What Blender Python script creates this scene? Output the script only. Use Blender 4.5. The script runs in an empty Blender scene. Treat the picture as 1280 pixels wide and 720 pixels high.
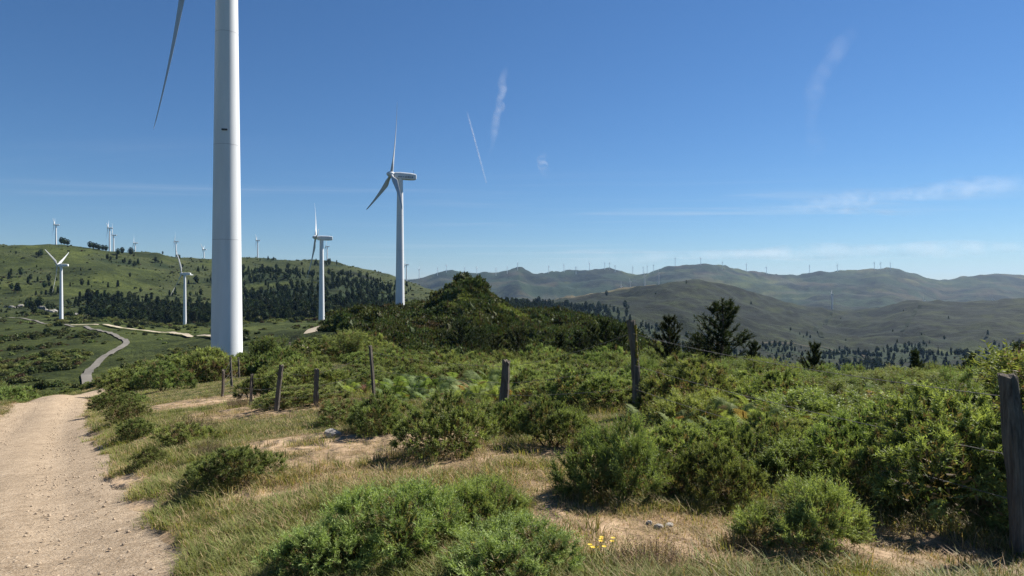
import bpy, math, random
import numpy as np
from mathutils import Vector, Matrix

# ------------------------------------------------------------------ camera, sky, sun, exposure
scene = bpy.context.scene
F = 834.0                     # focal length in pixels of a 1280 px wide picture
CAM_Z = 1.65
cam_d = bpy.data.cameras.new("camera")
cam_d.sensor_width = 36.0
cam_d.lens = 36.0 * F / 1280.0
cam_d.clip_start = 0.05
cam_d.clip_end = 300000.0
cam = bpy.data.objects.new("camera", cam_d)
scene.collection.objects.link(cam)
cam.location = (0, 0, CAM_Z)
cam.rotation_euler = (math.radians(90), 0, 0)
scene.camera = cam

CIRRUS_OFF, CIRRUS_COV = (-0.3502, 27.5027, 0.0), (-39.6943, 13.2766, 0.0)
SUN_AZ, SUN_EL = math.radians(55), math.radians(45)
world = bpy.data.worlds.new("World")
scene.world = world
world.use_nodes = True
wn, wl = world.node_tree.nodes, world.node_tree.links
wn.clear()
w_out = wn.new("ShaderNodeOutputWorld")
w_bg = wn.new("ShaderNodeBackground")
w_bg.inputs["Strength"].default_value = 0.0505
sky = wn.new("ShaderNodeTexSky")
sky.sky_type = 'NISHITA'
sky.sun_disc = False
sky.sun_elevation = SUN_EL
sky.sun_rotation = SUN_AZ
sky.altitude = 0
sky.air_density = 1.0
sky.dust_density = 0.0
sky.ozone_density = 10.0
# thin cirrus: streaked noise on a high flat layer
w_tc = wn.new("ShaderNodeTexCoord"); w_sep = wn.new("ShaderNodeSeparateXYZ"); wl.new(w_tc.outputs["Generated"], w_sep.inputs[0])
def w_math(op, a, b=None, clamp=False):
    m = wn.new("ShaderNodeMath"); m.operation = op; m.use_clamp = clamp
    for i, v in enumerate((a, b)):
        if v is None: continue
        if isinstance(v, (int, float)): m.inputs[i].default_value = v
        else: wl.new(v, m.inputs[i])
    return m.outputs[0]
w_z = w_math('MAXIMUM', w_sep.outputs[2], 0.012)
w_cmb = wn.new("ShaderNodeCombineXYZ"); wl.new(w_math('DIVIDE', w_sep.outputs[0], w_z), w_cmb.inputs[0]); wl.new(w_math('DIVIDE', w_sep.outputs[1], w_z), w_cmb.inputs[1])
def w_noise(scale3, rot, off, scale, detail, rough, dist):
    mp = wn.new("ShaderNodeMapping"); mp.inputs["Scale"].default_value = scale3; mp.inputs["Rotation"].default_value = (0, 0, rot); mp.inputs["Location"].default_value = off
    wl.new(w_cmb.outputs[0], mp.inputs["Vector"]); t = wn.new("ShaderNodeTexNoise"); wl.new(mp.outputs[0], t.inputs["Vector"])
    t.inputs["Scale"].default_value = scale; t.inputs["Detail"].default_value = detail; t.inputs["Roughness"].default_value = rough; t.inputs["Distortion"].default_value = dist
    return t.outputs["Fac"]
def w_step(v, a, b):
    m = wn.new("ShaderNodeMapRange"); m.interpolation_type = 'SMOOTHSTEP'; m.inputs["From Min"].default_value = a; m.inputs["From Max"].default_value = b
    wl.new(v, m.inputs["Value"]); return m.outputs[0]
w_streak = w_noise((0.25, 1.0, 1.0), 0.5, CIRRUS_OFF, 0.55, 8, 0.62, 0.6)
w_cover = w_noise((0.5, 1.0, 1.0), 0.3, CIRRUS_COV, 0.10, 3, 0.5, 0.2)
w_mask = w_math('MULTIPLY', w_math('MULTIPLY', w_step(w_streak, 0.46, 0.78), w_step(w_cover, 0.50, 0.64)), 0.32)
w_mix = wn.new("ShaderNodeMix"); w_mix.data_type = 'RGBA'; wl.new(w_mask, w_mix.inputs[0]); w_hsv = wn.new("ShaderNodeHueSaturation"); w_hsv.inputs["Saturation"].default_value = 1.05; w_hsv.inputs["Value"].default_value = 0.99; wl.new(sky.outputs[0], w_hsv.inputs["Color"]); wl.new(w_hsv.outputs[0], w_mix.inputs[6]); w_mix.inputs[7].default_value = (7.6, 8.2, 8.8, 1)
wl.new(w_mix.outputs[2], w_bg.inputs["Color"])
wl.new(w_bg.outputs[0], w_out.inputs["Surface"])

sun_d = bpy.data.lights.new("sun", 'SUN')
sun_d.energy = 5.0
sun_d.angle = math.radians(0.53)
sun_d.color = (1.0, 0.955, 0.88)
sun = bpy.data.objects.new("sun", sun_d)
scene.collection.objects.link(sun)
SDIR = Vector((math.sin(SUN_AZ) * math.cos(SUN_EL), math.cos(SUN_AZ) * math.cos(SUN_EL), math.sin(SUN_EL)))
sun.rotation_euler = SDIR.to_track_quat('Z', 'Y').to_euler()
sun.location = (0, 0, 200)

vs = scene.view_settings
vs.view_transform = 'Standard'
vs.look = 'None'
vs.exposure = 0.92
vs.gamma = 1.0
vs.use_curve_mapping = False
scene.render.engine = 'CYCLES'
cy = scene.cycles
cy.use_denoising = True
try:
    cy.denoiser = 'OPENIMAGEDENOISE'
except Exception:
    pass
cy.max_bounces = 6
cy.diffuse_bounces = 3
cy.glossy_bounces = 2
cy.transmission_bounces = 3
cy.volume_bounces = 0
cy.transparent_max_bounces = 12
cy.use_adaptive_sampling = True
cy.adaptive_threshold = 0.006
cy.denoising_prefilter = 'NONE'

RNG = np.random.default_rng(11)
random.seed(11)
COL = scene.collection
LIB = bpy.data.collections.new("library")        # source meshes of the ground cover, not linked to the scene

# ------------------------------------------------------------------ helpers
def _hash(ix, iy, seed):
    h = (ix.astype(np.int64) * 374761393 + iy.astype(np.int64) * 668265263 + seed * 1442695041) & 0xFFFFFFFF
    h = ((h ^ (h >> 13)) * 1274126177) & 0xFFFFFFFF
    h = ((h ^ (h >> 16)) * 2246822519) & 0xFFFFFFFF
    return ((h ^ (h >> 15)) & 0xFFFFFF) / float(0xFFFFFF)

def vnoise(x, y, seed=0):
    x = np.asarray(x, float); y = np.asarray(y, float)
    ix, iy = np.floor(x), np.floor(y)
    fx, fy = x - ix, y - iy
    fx = fx * fx * fx * (fx * (fx * 6 - 15) + 10); fy = fy * fy * fy * (fy * (fy * 6 - 15) + 10)
    a, b = _hash(ix, iy, seed), _hash(ix + 1, iy, seed)
    c, d = _hash(ix, iy + 1, seed), _hash(ix + 1, iy + 1, seed)
    return (a + (b - a) * fx) * (1 - fy) + (c + (d - c) * fx) * fy

def fbm(x, y, seed=0, octaves=4):
    s = 0.0; amp = 0.5; tot = 0
    x = np.asarray(x, float); y = np.asarray(y, float)
    for o in range(octaves):
        s = s + amp * vnoise(x, y, seed + o * 17); tot += amp
        x, y = x * 2.03 * 0.8 - y * 2.03 * 0.6, x * 2.03 * 0.6 + y * 2.03 * 0.8
        amp *= 0.5
    return s / tot

def sstep(a, b, x):
    t = np.clip((np.asarray(x, float) - a) / (b - a), 0, 1)
    return t * t * (3 - 2 * t)

def mesh_np(name, verts, tris=None, quads=None, col=None, mat=None, smooth=False, mats=None, mat_idx=None):
    me = bpy.data.meshes.new(name)
    verts = np.asarray(verts, np.float32)
    nt = 0 if tris is None else len(tris); nq = 0 if quads is None else len(quads)
    me.vertices.add(len(verts)); me.vertices.foreach_set("co", verts.ravel())
    loops = []; starts = []
    if nt:
        loops.append(np.asarray(tris, np.int32).ravel()); starts.append(np.arange(nt) * 3)
    if nq:
        loops.append(np.asarray(quads, np.int32).ravel()); starts.append(nt * 3 + np.arange(nq) * 4)
    lp = np.concatenate(loops)
    me.loops.add(len(lp)); me.loops.foreach_set("vertex_index", lp)
    me.polygons.add(nt + nq); me.polygons.foreach_set("loop_start", np.concatenate(starts).astype(np.int32))
    if mat is not None: me.materials.append(mat)
    if mats:
        for m in mats: me.materials.append(m)
    if mat_idx is not None: me.polygons.foreach_set("material_index", np.asarray(mat_idx, np.int32))
    me.polygons.foreach_set("use_smooth", np.full(nt + nq, smooth))
    me.update(calc_edges=True)
    if col is not None:
        a = me.attributes.new("Col", 'FLOAT_COLOR', 'POINT')
        c = np.ones((len(verts), 4), np.float32); c[:, :col.shape[1]] = col
        a.data.foreach_set("color", c.ravel())
    return me

def obj(name, me, parent=None, loc=None, label=None, cat=None, group=None, kind=None):
    o = bpy.data.objects.new(name, me)
    COL.objects.link(o)
    if parent is not None: o.parent = parent
    if loc is not None: o.location = loc
    if label: o["label"] = label
    if cat: o["category"] = cat
    if group: o["group"] = group
    if kind: o["kind"] = kind
    return o

def empty(name, loc, label, cat, group=None, rz=0.0):
    o = obj(name, None, None, loc, label, cat, group)
    o.empty_display_size = 0.2
    o.rotation_euler = (0, 0, rz)
    return o

# ------------------------------------------------------------------ materials
def mat_new(name):
    m = bpy.data.materials.new(name); m.use_nodes = True
    m.node_tree.nodes.clear()
    return m, m.node_tree.nodes, m.node_tree.links

def n_noise(n, l, scale, detail=4, rough=0.6, vec=None, dist=0.0):
    t = n.new("ShaderNodeTexNoise"); t.inputs["Scale"].default_value = scale
    t.inputs["Detail"].default_value = detail; t.inputs["Roughness"].default_value = rough
    t.inputs["Distortion"].default_value = dist
    if vec is not None: l.new(vec, t.inputs["Vector"])
    return t.outputs["Fac"]

def n_ramp(n, l, fac, stops):
    r = n.new("ShaderNodeValToRGB"); e = r.color_ramp.elements
    while len(e) < len(stops): e.new(0.5)
    for i, (p, c) in enumerate(stops):
        e[i].position = p; e[i].color = (*c, 1) if len(c) == 3 else c
    l.new(fac, r.inputs["Fac"])
    return r.outputs["Color"]

def n_mix(n, l, fac, a, b, mode='MIX'):
    m = n.new("ShaderNodeMix"); m.data_type = 'RGBA'; m.blend_type = mode
    for sock, v in ((m.inputs[0], fac), (m.inputs[6], a), (m.inputs[7], b)):
        if hasattr(v, "is_linked") or hasattr(v, "links"): l.new(v, sock)
        elif isinstance(v, (int, float)): sock.default_value = v
        else: sock.default_value = (*v, 1)
    return m.outputs[2]

def n_math(n, l, op, a, b=None, c=None, clamp=False):
    m = n.new("ShaderNodeMath"); m.operation = op; m.use_clamp = clamp
    for i, v in enumerate((a, b, c)):
        if v is None: continue
        if isinstance(v, (int, float)): m.inputs[i].default_value = v
        else: l.new(v, m.inputs[i])
    return m.outputs[0]

def simple_mat(name, color, rough=0.6, noise=None, spec=0.4, bump=0.0, bscale=30, stretch=None):
    m, n, l = mat_new(name)
    out = n.new("ShaderNodeOutputMaterial"); p = n.new("ShaderNodeBsdfPrincipled")
    p.inputs["Roughness"].default_value = rough
    p.inputs["Specular IOR Level"].default_value = spec
    tc = n.new("ShaderNodeTexCoord"); vec = tc.outputs["Object"]
    if stretch:
        mp = n.new("ShaderNodeMapping"); mp.inputs["Scale"].default_value = stretch
        l.new(vec, mp.inputs["Vector"]); vec = mp.outputs[0]
    if noise:
        sc, c2 = noise
        f = n_noise(n, l, sc, 6, 0.65, vec)
        c = n_ramp(n, l, f, [(0.3, color), (0.7, c2)])
        l.new(c, p.inputs["Base Color"])
    else:
        p.inputs["Base Color"].default_value = (*color, 1)
    if bump:
        b = n.new("ShaderNodeBump"); b.inputs["Strength"].default_value = bump; b.inputs["Distance"].default_value = 0.02
        l.new(n_noise(n, l, bscale, 6, 0.7, vec), b.inputs["Height"]); l.new(b.outputs[0], p.inputs["Normal"])
    l.new(p.outputs[0], out.inputs["Surface"])
    return m

def leaf_mat(name, c_old, c_new, c_dead, transl=0.3, gloss=0.35, hue=0.02, val=0.5):
    """Leaf: Col.r = young growth, Col.g = dead growth, object random = individual tint."""
    m, n, l = mat_new(name)
    out = n.new("ShaderNodeOutputMaterial")
    at = n.new("ShaderNodeAttribute"); at.attribute_name = "Col"
    sp = n.new("ShaderNodeSeparateColor"); l.new(at.outputs["Color"], sp.inputs[0])
    oi = n.new("ShaderNodeObjectInfo")
    c = n_mix(n, l, sp.outputs[0], c_old, c_new)
    c = n_mix(n, l, sp.outputs[1], c, c_dead)
    hs = n.new("ShaderNodeHueSaturation"); l.new(c, hs.inputs["Color"])
    l.new(n_math(n, l, 'MULTIPLY_ADD', oi.outputs["Random"], 2 * hue, 0.5 - hue), hs.inputs["Hue"])
    r2 = n_math(n, l, 'FRACT', n_math(n, l, 'MULTIPLY', oi.outputs["Random"], 7.31))
    l.new(n_math(n, l, 'MULTIPLY_ADD', r2, val, 1.0 - val * 0.5), hs.inputs["Value"])
    c = hs.outputs[0]
    p = n.new("ShaderNodeBsdfPrincipled"); p.inputs["Roughness"].default_value = 0.55
    p.inputs["Specular IOR Level"].default_value = gloss
    l.new(c, p.inputs["Base Color"])
    t = n.new("ShaderNodeBsdfTranslucent")
    tc = n_mix(n, l, 1.0, c, (1.25, 1.3, 0.6), 'MULTIPLY'); l.new(tc, t.inputs["Color"])
    mx = n.new("ShaderNodeMixShader"); mx.inputs[0].default_value = transl
    l.new(p.outputs[0], mx.inputs[1]); l.new(t.outputs[0], mx.inputs[2])
    l.new(mx.outputs[0], out.inputs["Surface"])
    return m

M_GORSE = leaf_mat("gorse_leaf", (0.075, 0.100, 0.036), (0.305, 0.350, 0.125), (0.190, 0.130, 0.078), 0.33, 0.12)
M_BRACKEN = leaf_mat("bracken_leaf", (0.120, 0.160, 0.058), (0.250, 0.300, 0.115), (0.230, 0.125, 0.066), 0.42, 0.06)
M_HEATHER = leaf_mat("heather_leaf", (0.105, 0.090, 0.055), (0.190, 0.115, 0.120), (0.210, 0.150, 0.105), 0.2, 0.1)
M_GRASS = leaf_mat("grass_blade", (0.105, 0.125, 0.032), (0.180, 0.200, 0.058), (0.470, 0.335, 0.205), 0.35, 0.12)
M_PINE = leaf_mat("pine_needle", (0.020, 0.032, 0.014), (0.055, 0.070, 0.026), (0.11, 0.07, 0.04), 0.2, 0.1)
M_FARPINE = leaf_mat("far_pine_needle", (0.026, 0.042, 0.018), (0.062, 0.080, 0.030), (0.06, 0.05, 0.03), 0.12, 0.05, 0.03, 0.8)
M_SCRUB = leaf_mat("scrub_leaf", (0.075, 0.094, 0.032), (0.280, 0.310, 0.105), (0.120, 0.085, 0.050), 0.25, 0.05, 0.03, 0.7)
M_BARK = simple_mat("bark", (0.085, 0.060, 0.042), 0.9, (18, (0.15, 0.115, 0.085)), 0.2, 0.6, 40)
M_TWIG = simple_mat("twig", (0.045, 0.040, 0.022), 0.9, (9, (0.085, 0.068, 0.038)), 0.1)
M_POST = simple_mat("weathered_post", (0.055, 0.044, 0.036), 0.95, (42, (0.25, 0.215, 0.175)), 0.1, 1.0, 70, (1, 1, 0.06))
M_LICHEN = simple_mat("yellow_moss", (0.16, 0.14, 0.03), 0.95, (40, (0.30, 0.25, 0.05)), 0.1, 0.8, 60)
M_WIRE = simple_mat("galvanised_wire", (0.08, 0.075, 0.07), 0.7, (60, (0.24, 0.215, 0.19)), 0.3)
M_STONE = simple_mat("stone", (0.30, 0.27, 0.23), 0.85, (6, (0.52, 0.48, 0.42)), 0.25, 0.7, 18)
M_ROCK = simple_mat("hill_rock", (0.16, 0.15, 0.13), 0.9, (0.5, (0.34, 0.32, 0.29)), 0.2, 0.8, 2)
M_WHITE = simple_mat("turbine_paint", (0.66, 0.67, 0.67), 0.42, (1.1, (0.76, 0.77, 0.77)), 0.22, 0, 30, (1, 1, 0.12))
M_SEAM = simple_mat("tower_seam", (0.50, 0.50, 0.50), 0.5)
M_DARK = simple_mat("dark_fitting", (0.05, 0.05, 0.055), 0.5)
M_BLADE = simple_mat("blade_gelcoat", (0.46, 0.47, 0.48), 0.45, (0.5, (0.54, 0.55, 0.56)), 0.25)
M_FLOWER = simple_mat("yellow_petal", (0.75, 0.50, 0.03), 0.6)
M_CONCRETE = simple_mat("concrete", (0.38, 0.36, 0.32), 0.9, (1.5, (0.48, 0.45, 0.40)), 0.2)

# ------------------------------------------------------------------ terrain height
# surveyed profiles: bearing column (picture px) -> (distance along the view axis, picture row of the ground there)
PROFILE = {
 -60: [(20,548),(28,521),(34,506),(45,522),(80,530),(150,505),(250,460),(400,422),(556,401),(700,380),(900,340),(1100,308),(1350,322),(2200,400)],
 0:   [(20,549),(28,527),(34,503),(45,520),(80,525),(140,502),(180,487),(250,455),(400,420),(556,400),(700,381),(900,343),(1100,310),(1350,325),(2200,400)],
 60:  [(20,546),(28,521),(38,498),(44,493),(60,510),(90,510),(140,493),(180,481),(250,450),(400,417),(556,401),(680,386),(900,346),(1120,313),(1400,330),(2200,400)],
 130: [(20,533),(30,513),(45,497),(58,485),(75,498),(110,494),(150,485),(180,478),(240,450),(300,432),(400,414),(556,403),(700,390),(900,352),(1150,319),(1450,334),(2200,400)],
 200: [(20,522),(30,500),(45,484),(60,474),(80,479),(120,471),(180,458),(260,438),(350,424),(450,414),(600,408),(750,390),(950,356),(1250,322),(1500,336),(2200,400)],
 283: [(20,512),(30,490),(45,472),(60,455),(68,447),(80,447),(110,449),(160,441),(250,427),(400,413),(600,406),(800,386),(1000,356),(1300,322),(1550,336),(2200,400)],
 340: [(20,503),(30,484),(45,466),(70,453),(110,443),(150,432),(200,424),(260,417),(350,411),(600,402),(800,382),(1000,352),(1320,323),(1600,338),(2200,400)],
 420: [(20,492),(30,474),(45,456),(70,445),(110,433),(150,416),(180,405),(230,412),(340,409),(500,406),(700,392),(1000,355),(1320,328),(1600,342),(2200,400)],
 460: [(20,487),(30,472),(50,458),(80,444),(120,424),(155,405),(185,395),(230,402),(300,406),(500,406),(750,391),(1000,360),(1320,342),(1600,352),(2200,398)],
 500: [(20,482),(30,470),(60,457),(100,433),(150,410),(188,395),(230,396),(300,402),(500,408),(800,388),(1300,353),(1600,362),(2200,396)],
 540: [(20,476),(30,468),(60,461),(100,435),(135,408),(165,383),(185,382),(230,392),(400,409),(800,395),(1300,362),(1600,370),(2200,395)],
 562: [(20,474),(30,467),(60,463),(100,436),(132,409),(158,374),(172,364),(190,370),(230,392),(400,410),(800,398),(1300,369),(1700,380),(2200,395)],
 600: [(20,471),(30,466),(60,465),(100,439),(133,412),(158,368),(172,357),(188,366),(235,400),(410,416),(780,404),(1250,380),(2000,395)],
 580: [(20,472),(30,466),(60,464),(100,437),(130,410),(156,362),(170,352),(186,360),(230,392),(400,412),(800,402),(1300,376),(2000,395)],
 620: [(20,470),(30,465),(60,466),(100,440),(135,414),(162,388),(176,378),(195,388),(240,402),(420,420),(750,406),(1200,384),(2000,394)],
 650: [(20,468),(30,464),(60,466),(100,442),(140,416),(168,398),(183,394),(240,410),(450,425),(700,409),(1000,393),(1400,386),(2000,388),(2700,383),(3100,390)],
 720: [(20,466),(30,461),(60,462),(100,442),(150,414),(178,404),(200,407),(260,430),(500,435),(900,413),(1300,399),(1800,387),(2300,379),(2900,372),(3200,380)],
 790: [(20,464),(30,458),(60,456),(100,443),(150,427),(185,420),(220,428),(300,450),(600,450),(1000,425),(1500,396),(2000,375),(2300,367),(2900,361),(3200,372)],
 850: [(20,463),(30,457),(45,454),(58,460),(100,480),(200,490),(500,472),(900,448),(1300,420),(1800,382),(2200,355),(2600,359),(3200,378)],
 920: [(20,464),(30,460),(42,461),(60,480),(100,498),(200,505),(500,485),(900,456),(1300,430),(1800,392),(2200,364),(2600,368),(3200,382)],
 1000:[(16,484),(22,474),(30,472),(45,488),(100,510),(200,515),(500,495),(900,465),(1300,440),(1800,410),(2400,384),(2900,391),(3200,392)],
 1070:[(16,484),(22,474),(30,474),(45,492),(100,515),(200,520),(500,498),(900,468),(1300,444),(1800,414),(2400,393),(2900,398)],
 1150:[(16,484),(22,475),(30,477),(45,495),(100,520),(200,520),(500,498),(900,466),(1300,440),(1800,404),(2400,378),(2900,388)],
 1280:[(16,484),(22,476),(30,480),(45,500),(100,525),(200,520),(500,498),(900,462),(1300,434),(1800,398),(2400,375),(2900,386)],
 1340:[(16,484),(22,476),(30,480),(45,500),(100,525),(200,520),(500,498),(900,462),(1300,434),(1800,398),(2400,376),(2900,386)],
}
SKYLINE = [(-60,352),(440,352),(520,347),(545,344),(560,340),(580,342),(600,343),(625,342),(636,339),(647,336),(658,340),(672,343),(705,341),(722,342),(740,338),(760,336),
 (775,338),(785,341),(800,342),(815,340),(830,336),(850,333),(890,332.5),(930,338),(975,344.5),(985,342.5),(1000,344),(1020,340),(1075,339),(1095,336.5),(1105,335),
 (1125,338),(1160,346),(1185,349),(1210,345),(1240,342),(1262,343),(1280,346),(1340,348)]
def near_plane(x, y):
    xe = -np.log1p(np.exp(np.clip(-x * 1.2, -40, 40))) / 1.2
    xe = np.where(-x * 1.2 > 39, x, xe)
    return np.clip(0.12 * xe, -3.2, 0) - 0.06 * np.clip(y, -20, 60) + 0.15

NA, NR = 360, 260
AZ = np.linspace(math.atan((-60 - 640) / F), math.atan((1340 - 640) / F), NA)
LR = np.linspace(math.log(8.0), math.log(13000.0), NR)
def _build_table():
    pxs = sorted(PROFILE)
    T = np.zeros((len(pxs), NR))
    sk = np.array(SKYLINE)
    for i, px in enumerate(pxs):
        u = (px - 640) / F; ca = 1 / math.hypot(1, u)
        kn = PROFILE[px]
        # rows above were read off the plant tops beyond the fence; the ground lies lower
        drop = float(sstep(430, 540, px))
        kn = [(a, b + drop * np.interp(a, [15, 20, 32, 60, 100], [14, 22, 24, 21, 17]) if a <= 100 else b + drop * 5 * (100 < a < 200)) for a, b in kn]
        Y = [k[0] for k in kn]; Z = [CAM_Z + (360 - k[1]) / F * k[0] for k in kn]
        ny = np.array([6.0, 9.0, 12.0]); nz = near_plane(u * ny, ny)
        Y = list(ny) + Y; Z = list(nz) + Z
        T[i] = np.interp(np.exp(LR) * ca, Y, Z)
    az_p = np.array([math.atan((p - 640) / F) for p in pxs])
    # smooth (monotone-slope cubic) interpolation across bearings
    d = np.diff(az_p)[:, None]; s = np.diff(T, axis=0) / d
    m = np.zeros_like(T); m[1:-1] = (s[:-1] * d[1:] + s[1:] * d[:-1]) / (d[1:] + d[:-1]); m[0] = s[0]; m[-1] = s[-1]
    flip = (s[:-1] * s[1:]) <= 0; m[1:-1][flip] *= 0.3
    j = np.clip(np.searchsorted(az_p, AZ) - 1, 0, len(pxs) - 2)
    h = (az_p[j + 1] - az_p[j])[:, None]; t = ((AZ - az_p[j])[:, None]) / h
    t2, t3 = t * t, t * t * t
    G = (2*t3-3*t2+1)*T[j] + (t3-2*t2+t)*h*m[j] + (-2*t3+3*t2)*T[j+1] + (t3-t2)*h*m[j+1]
    # far country: the hazy ridge about 6 km away
    pxg = 640 + F * np.tan(AZ); skl = np.interp(pxg, sk[:, 0], sk[:, 1])
    k = np.array([1, 2, 3, 2, 1]) / 9.0
    skl = np.convolve(np.pad(skl, 2, mode='edge'), k, 'valid')
    Yg = np.exp(LR)[None, :] * np.cos(AZ)[:, None]
    far_py = np.zeros_like(G)
    for a in range(NA):
        b = skl[a]
        far_py[a] = np.interp(Yg[a], [2600, 3300, 4200, 5000, 5700, 6000, 6800, 8600, 13000], [b + 60, b + 52, b + 40, b + 20, b + 7, b, b + 8, b + 40, b + 60])
    far_z = CAM_Z + (360 - far_py) / F * Yg
    w = sstep(3000, 3500, Yg)
    G = G * (1 - w) + far_z * w
    for _ in range(1):
        G[:, 1:-1] = 0.2 * G[:, :-2] + 0.6 * G[:, 1:-1] + 0.2 * G[:, 2:]
    return G
GT = _build_table()

def H0(x, y):
    """ground height without the track cut"""
    x = np.asarray(x, float); y = np.asarray(y, float)
    r = np.maximum(np.hypot(x, y), 0.01); az = np.arctan2(x, y)
    fa = np.clip((az - AZ[0]) / (AZ[-1] - AZ[0]) * (NA - 1), 0, NA - 1.001)
    fr = np.clip((np.log(r) - LR[0]) / (LR[-1] - LR[0]) * (NR - 1), 0, NR - 1.001)
    ia, ir = fa.astype(int), fr.astype(int); ta, tr = fa - ia, fr - ir
    z = (GT[ia, ir] * (1 - ta) + GT[ia + 1, ir] * ta) * (1 - tr) + (GT[ia, ir + 1] * (1 - ta) + GT[ia + 1, ir + 1] * ta) * tr
    w = sstep(11, 19, r)
    z = z * w + near_plane(x, y) * (1 - w)
    # relief
    z = z + (fbm(x / 9, y / 9, 5, 2) - 0.5) * (0.14 * sstep(14, 30, r) + 0.36 * sstep(50, 70, r) + 1.3 * sstep(80, 120, r) * (1 - sstep(230, 300, r)))
    z = z + (fbm(x / 22, y / 22, 6, 3) - 0.5) * 4.0 * sstep(80, 120, r) * (1 - sstep(230, 300, r))
    z = z + (fbm(x / 45, y / 45, 7, 4) - 0.5) * 5.0 * sstep(90, 260, r)
    rid = 1 - np.abs(2 * fbm(x / 420, y / 420, 9, 4) - 1)
    z = z + (rid - 0.7) * 34 * sstep(700, 1500, r)
    z = z + (fbm(x / 120, y / 120, 15, 4) - 0.5) * 14 * sstep(700, 1500, r)
    rg = 1 - np.abs(2 * fbm(x / 230 + 0.3 * y / 230, y / 420, 29, 4) - 1)
    z = z + (rg ** 1.5 - 0.62) * 34 * sstep(900, 1700, r) * np.where(x > 0, 1.0, 0.45)
    z = z + (fbm(x / 260, y / 260, 16, 4) - 0.5) * 34 * sstep(3000, 3800, r)
    rid2 = 1 - np.abs(2 * fbm(x / 1100, y / 1100, 19, 4) - 1)
    z = z + (rid2 - 0.7) * 60 * sstep(2600, 3800, r)
    return z

def at(px, py, hf=None, y0=3.0, y1=9000.0):
    """first point where the sight line through a picture point meets the ground"""
    hf = hf or H0
    Y = np.exp(np.linspace(math.log(y0), math.log(y1), 2500))
    X = (px - 640) / F * Y
    ray = CAM_Z + (360 - py) / F * Y
    d = ray - hf(X, Y)
    k = np.where(d < 0)[0]
    i = k[0] if len(k) else len(Y) - 1
    i = max(i, 1)
    t = d[i - 1] / (d[i - 1] - d[i]) if len(k) else 0
    yy = Y[i - 1] + (Y[i] - Y[i - 1]) * t
    return np.array([(px - 640) / F * yy, yy])

# ------------------------------------------------------------------ tracks
def resample(P, step):
    P = np.asarray(P, float)
    # Catmull-Rom through the points, then even spacing
    Q = []
    for i in range(len(P) - 1):
        p0, p1, p2, p3 = P[max(i - 1, 0)], P[i], P[i + 1], P[min(i + 2, len(P) - 1)]
        for t in np.linspace(0, 1, 24, endpoint=False):
            Q.append(0.5 * (2*p1 + (p2 - p0)*t + (2*p0 - 5*p1 + 4*p2 - p3)*t*t + (3*p1 - p0 - 3*p2 + p3)*t**3))
    Q.append(P[-1]); Q = np.array(Q)
    s = np.concatenate([[0], np.cumsum(np.hypot(*np.diff(Q, axis=0).T))])
    n = max(int(s[-1] / step), 2); u = np.linspace(0, s[-1], n)
    return np.stack([np.interp(u, s, Q[:, 0]), np.interp(u, s, Q[:, 1])], 1)

def normals2(P):
    T = np.gradient(P, axis=0); T /= np.maximum(np.hypot(T[:, 0], T[:, 1])[:, None], 1e-6)
    return np.stack([-T[:, 1], T[:, 0]], 1)     # to the left of travel

redge = [at(px, py) for px, py in ((236, 720), (214, 669), (194, 633), (158, 586), (124, 543), (111, 518), (113, 503), (124, 494))]
redge = [np.array([-0.9, -6.0]), np.array([-0.95, -1.0]), np.array([-1.2, 1.8])] + redge
last = redge[-1]
redge += [last + np.array([-2.5, 14.0]), last + np.array([-1.0, 28.0]), last + np.array([6.0, 45.0])]
RE = resample(redge, 0.25)
W_TR = 3.3
TRACK_C = RE + normals2(RE) * (W_TR / 2)
TRACK_C = resample(TRACK_C[::12], 0.25)

def dist_poly(x, y, P):
    """distance to a polyline given by dense points, in chunks"""
    x = np.asarray(x, float); y = np.asarray(y, float)
    sh = x.shape; x = x.ravel(); y = y.ravel()
    out = np.full(len(x), 1e9)
    lo, hi = P.min(0) - 12, P.max(0) + 12
    m = np.where((x > lo[0]) & (x < hi[0]) & (y > lo[1]) & (y < hi[1]))[0]
    for k in range(0, len(m), 20000):
        i = m[k:k + 20000]
        d = (x[i][:, None] - P[None, :, 0]) ** 2 + (y[i][:, None] - P[None, :, 1]) ** 2
        out[i] = np.sqrt(d.min(1))
    return out.reshape(sh)
TC_S = TRACK_C[::2]

def HG(x, y):
    """final ground height: track bed cut in, small bank beside it"""
    x = np.asarray(x, float); y = np.asarray(y, float); z = H0(x, y)
    d = dist_poly(x, y, TC_S)
    z = z + (fbm(x / 0.9, y / 0.9, 3, 3) - 0.5) * 0.13 * (1 - sstep(30, 60, np.hypot(x, y))) * sstep(W_TR / 2 - 0.3, W_TR / 2 + 0.5, d)
    e = d + (vnoise(np.asarray(x) * 1.3, np.asarray(y) * 1.3, 41) - 0.5) * 0.5
    z = z - 0.09 * (1 - sstep(W_TR / 2 - 0.25, W_TR / 2 + 0.1, e))
    z = z + 0.10 * sstep(W_TR / 2, W_TR / 2 + 0.9, e) * (1 - sstep(4.5, 7.0, d))
    return z
def HGs(x, y): return float(HG(np.array([x]), np.array([y]))[0])

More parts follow.
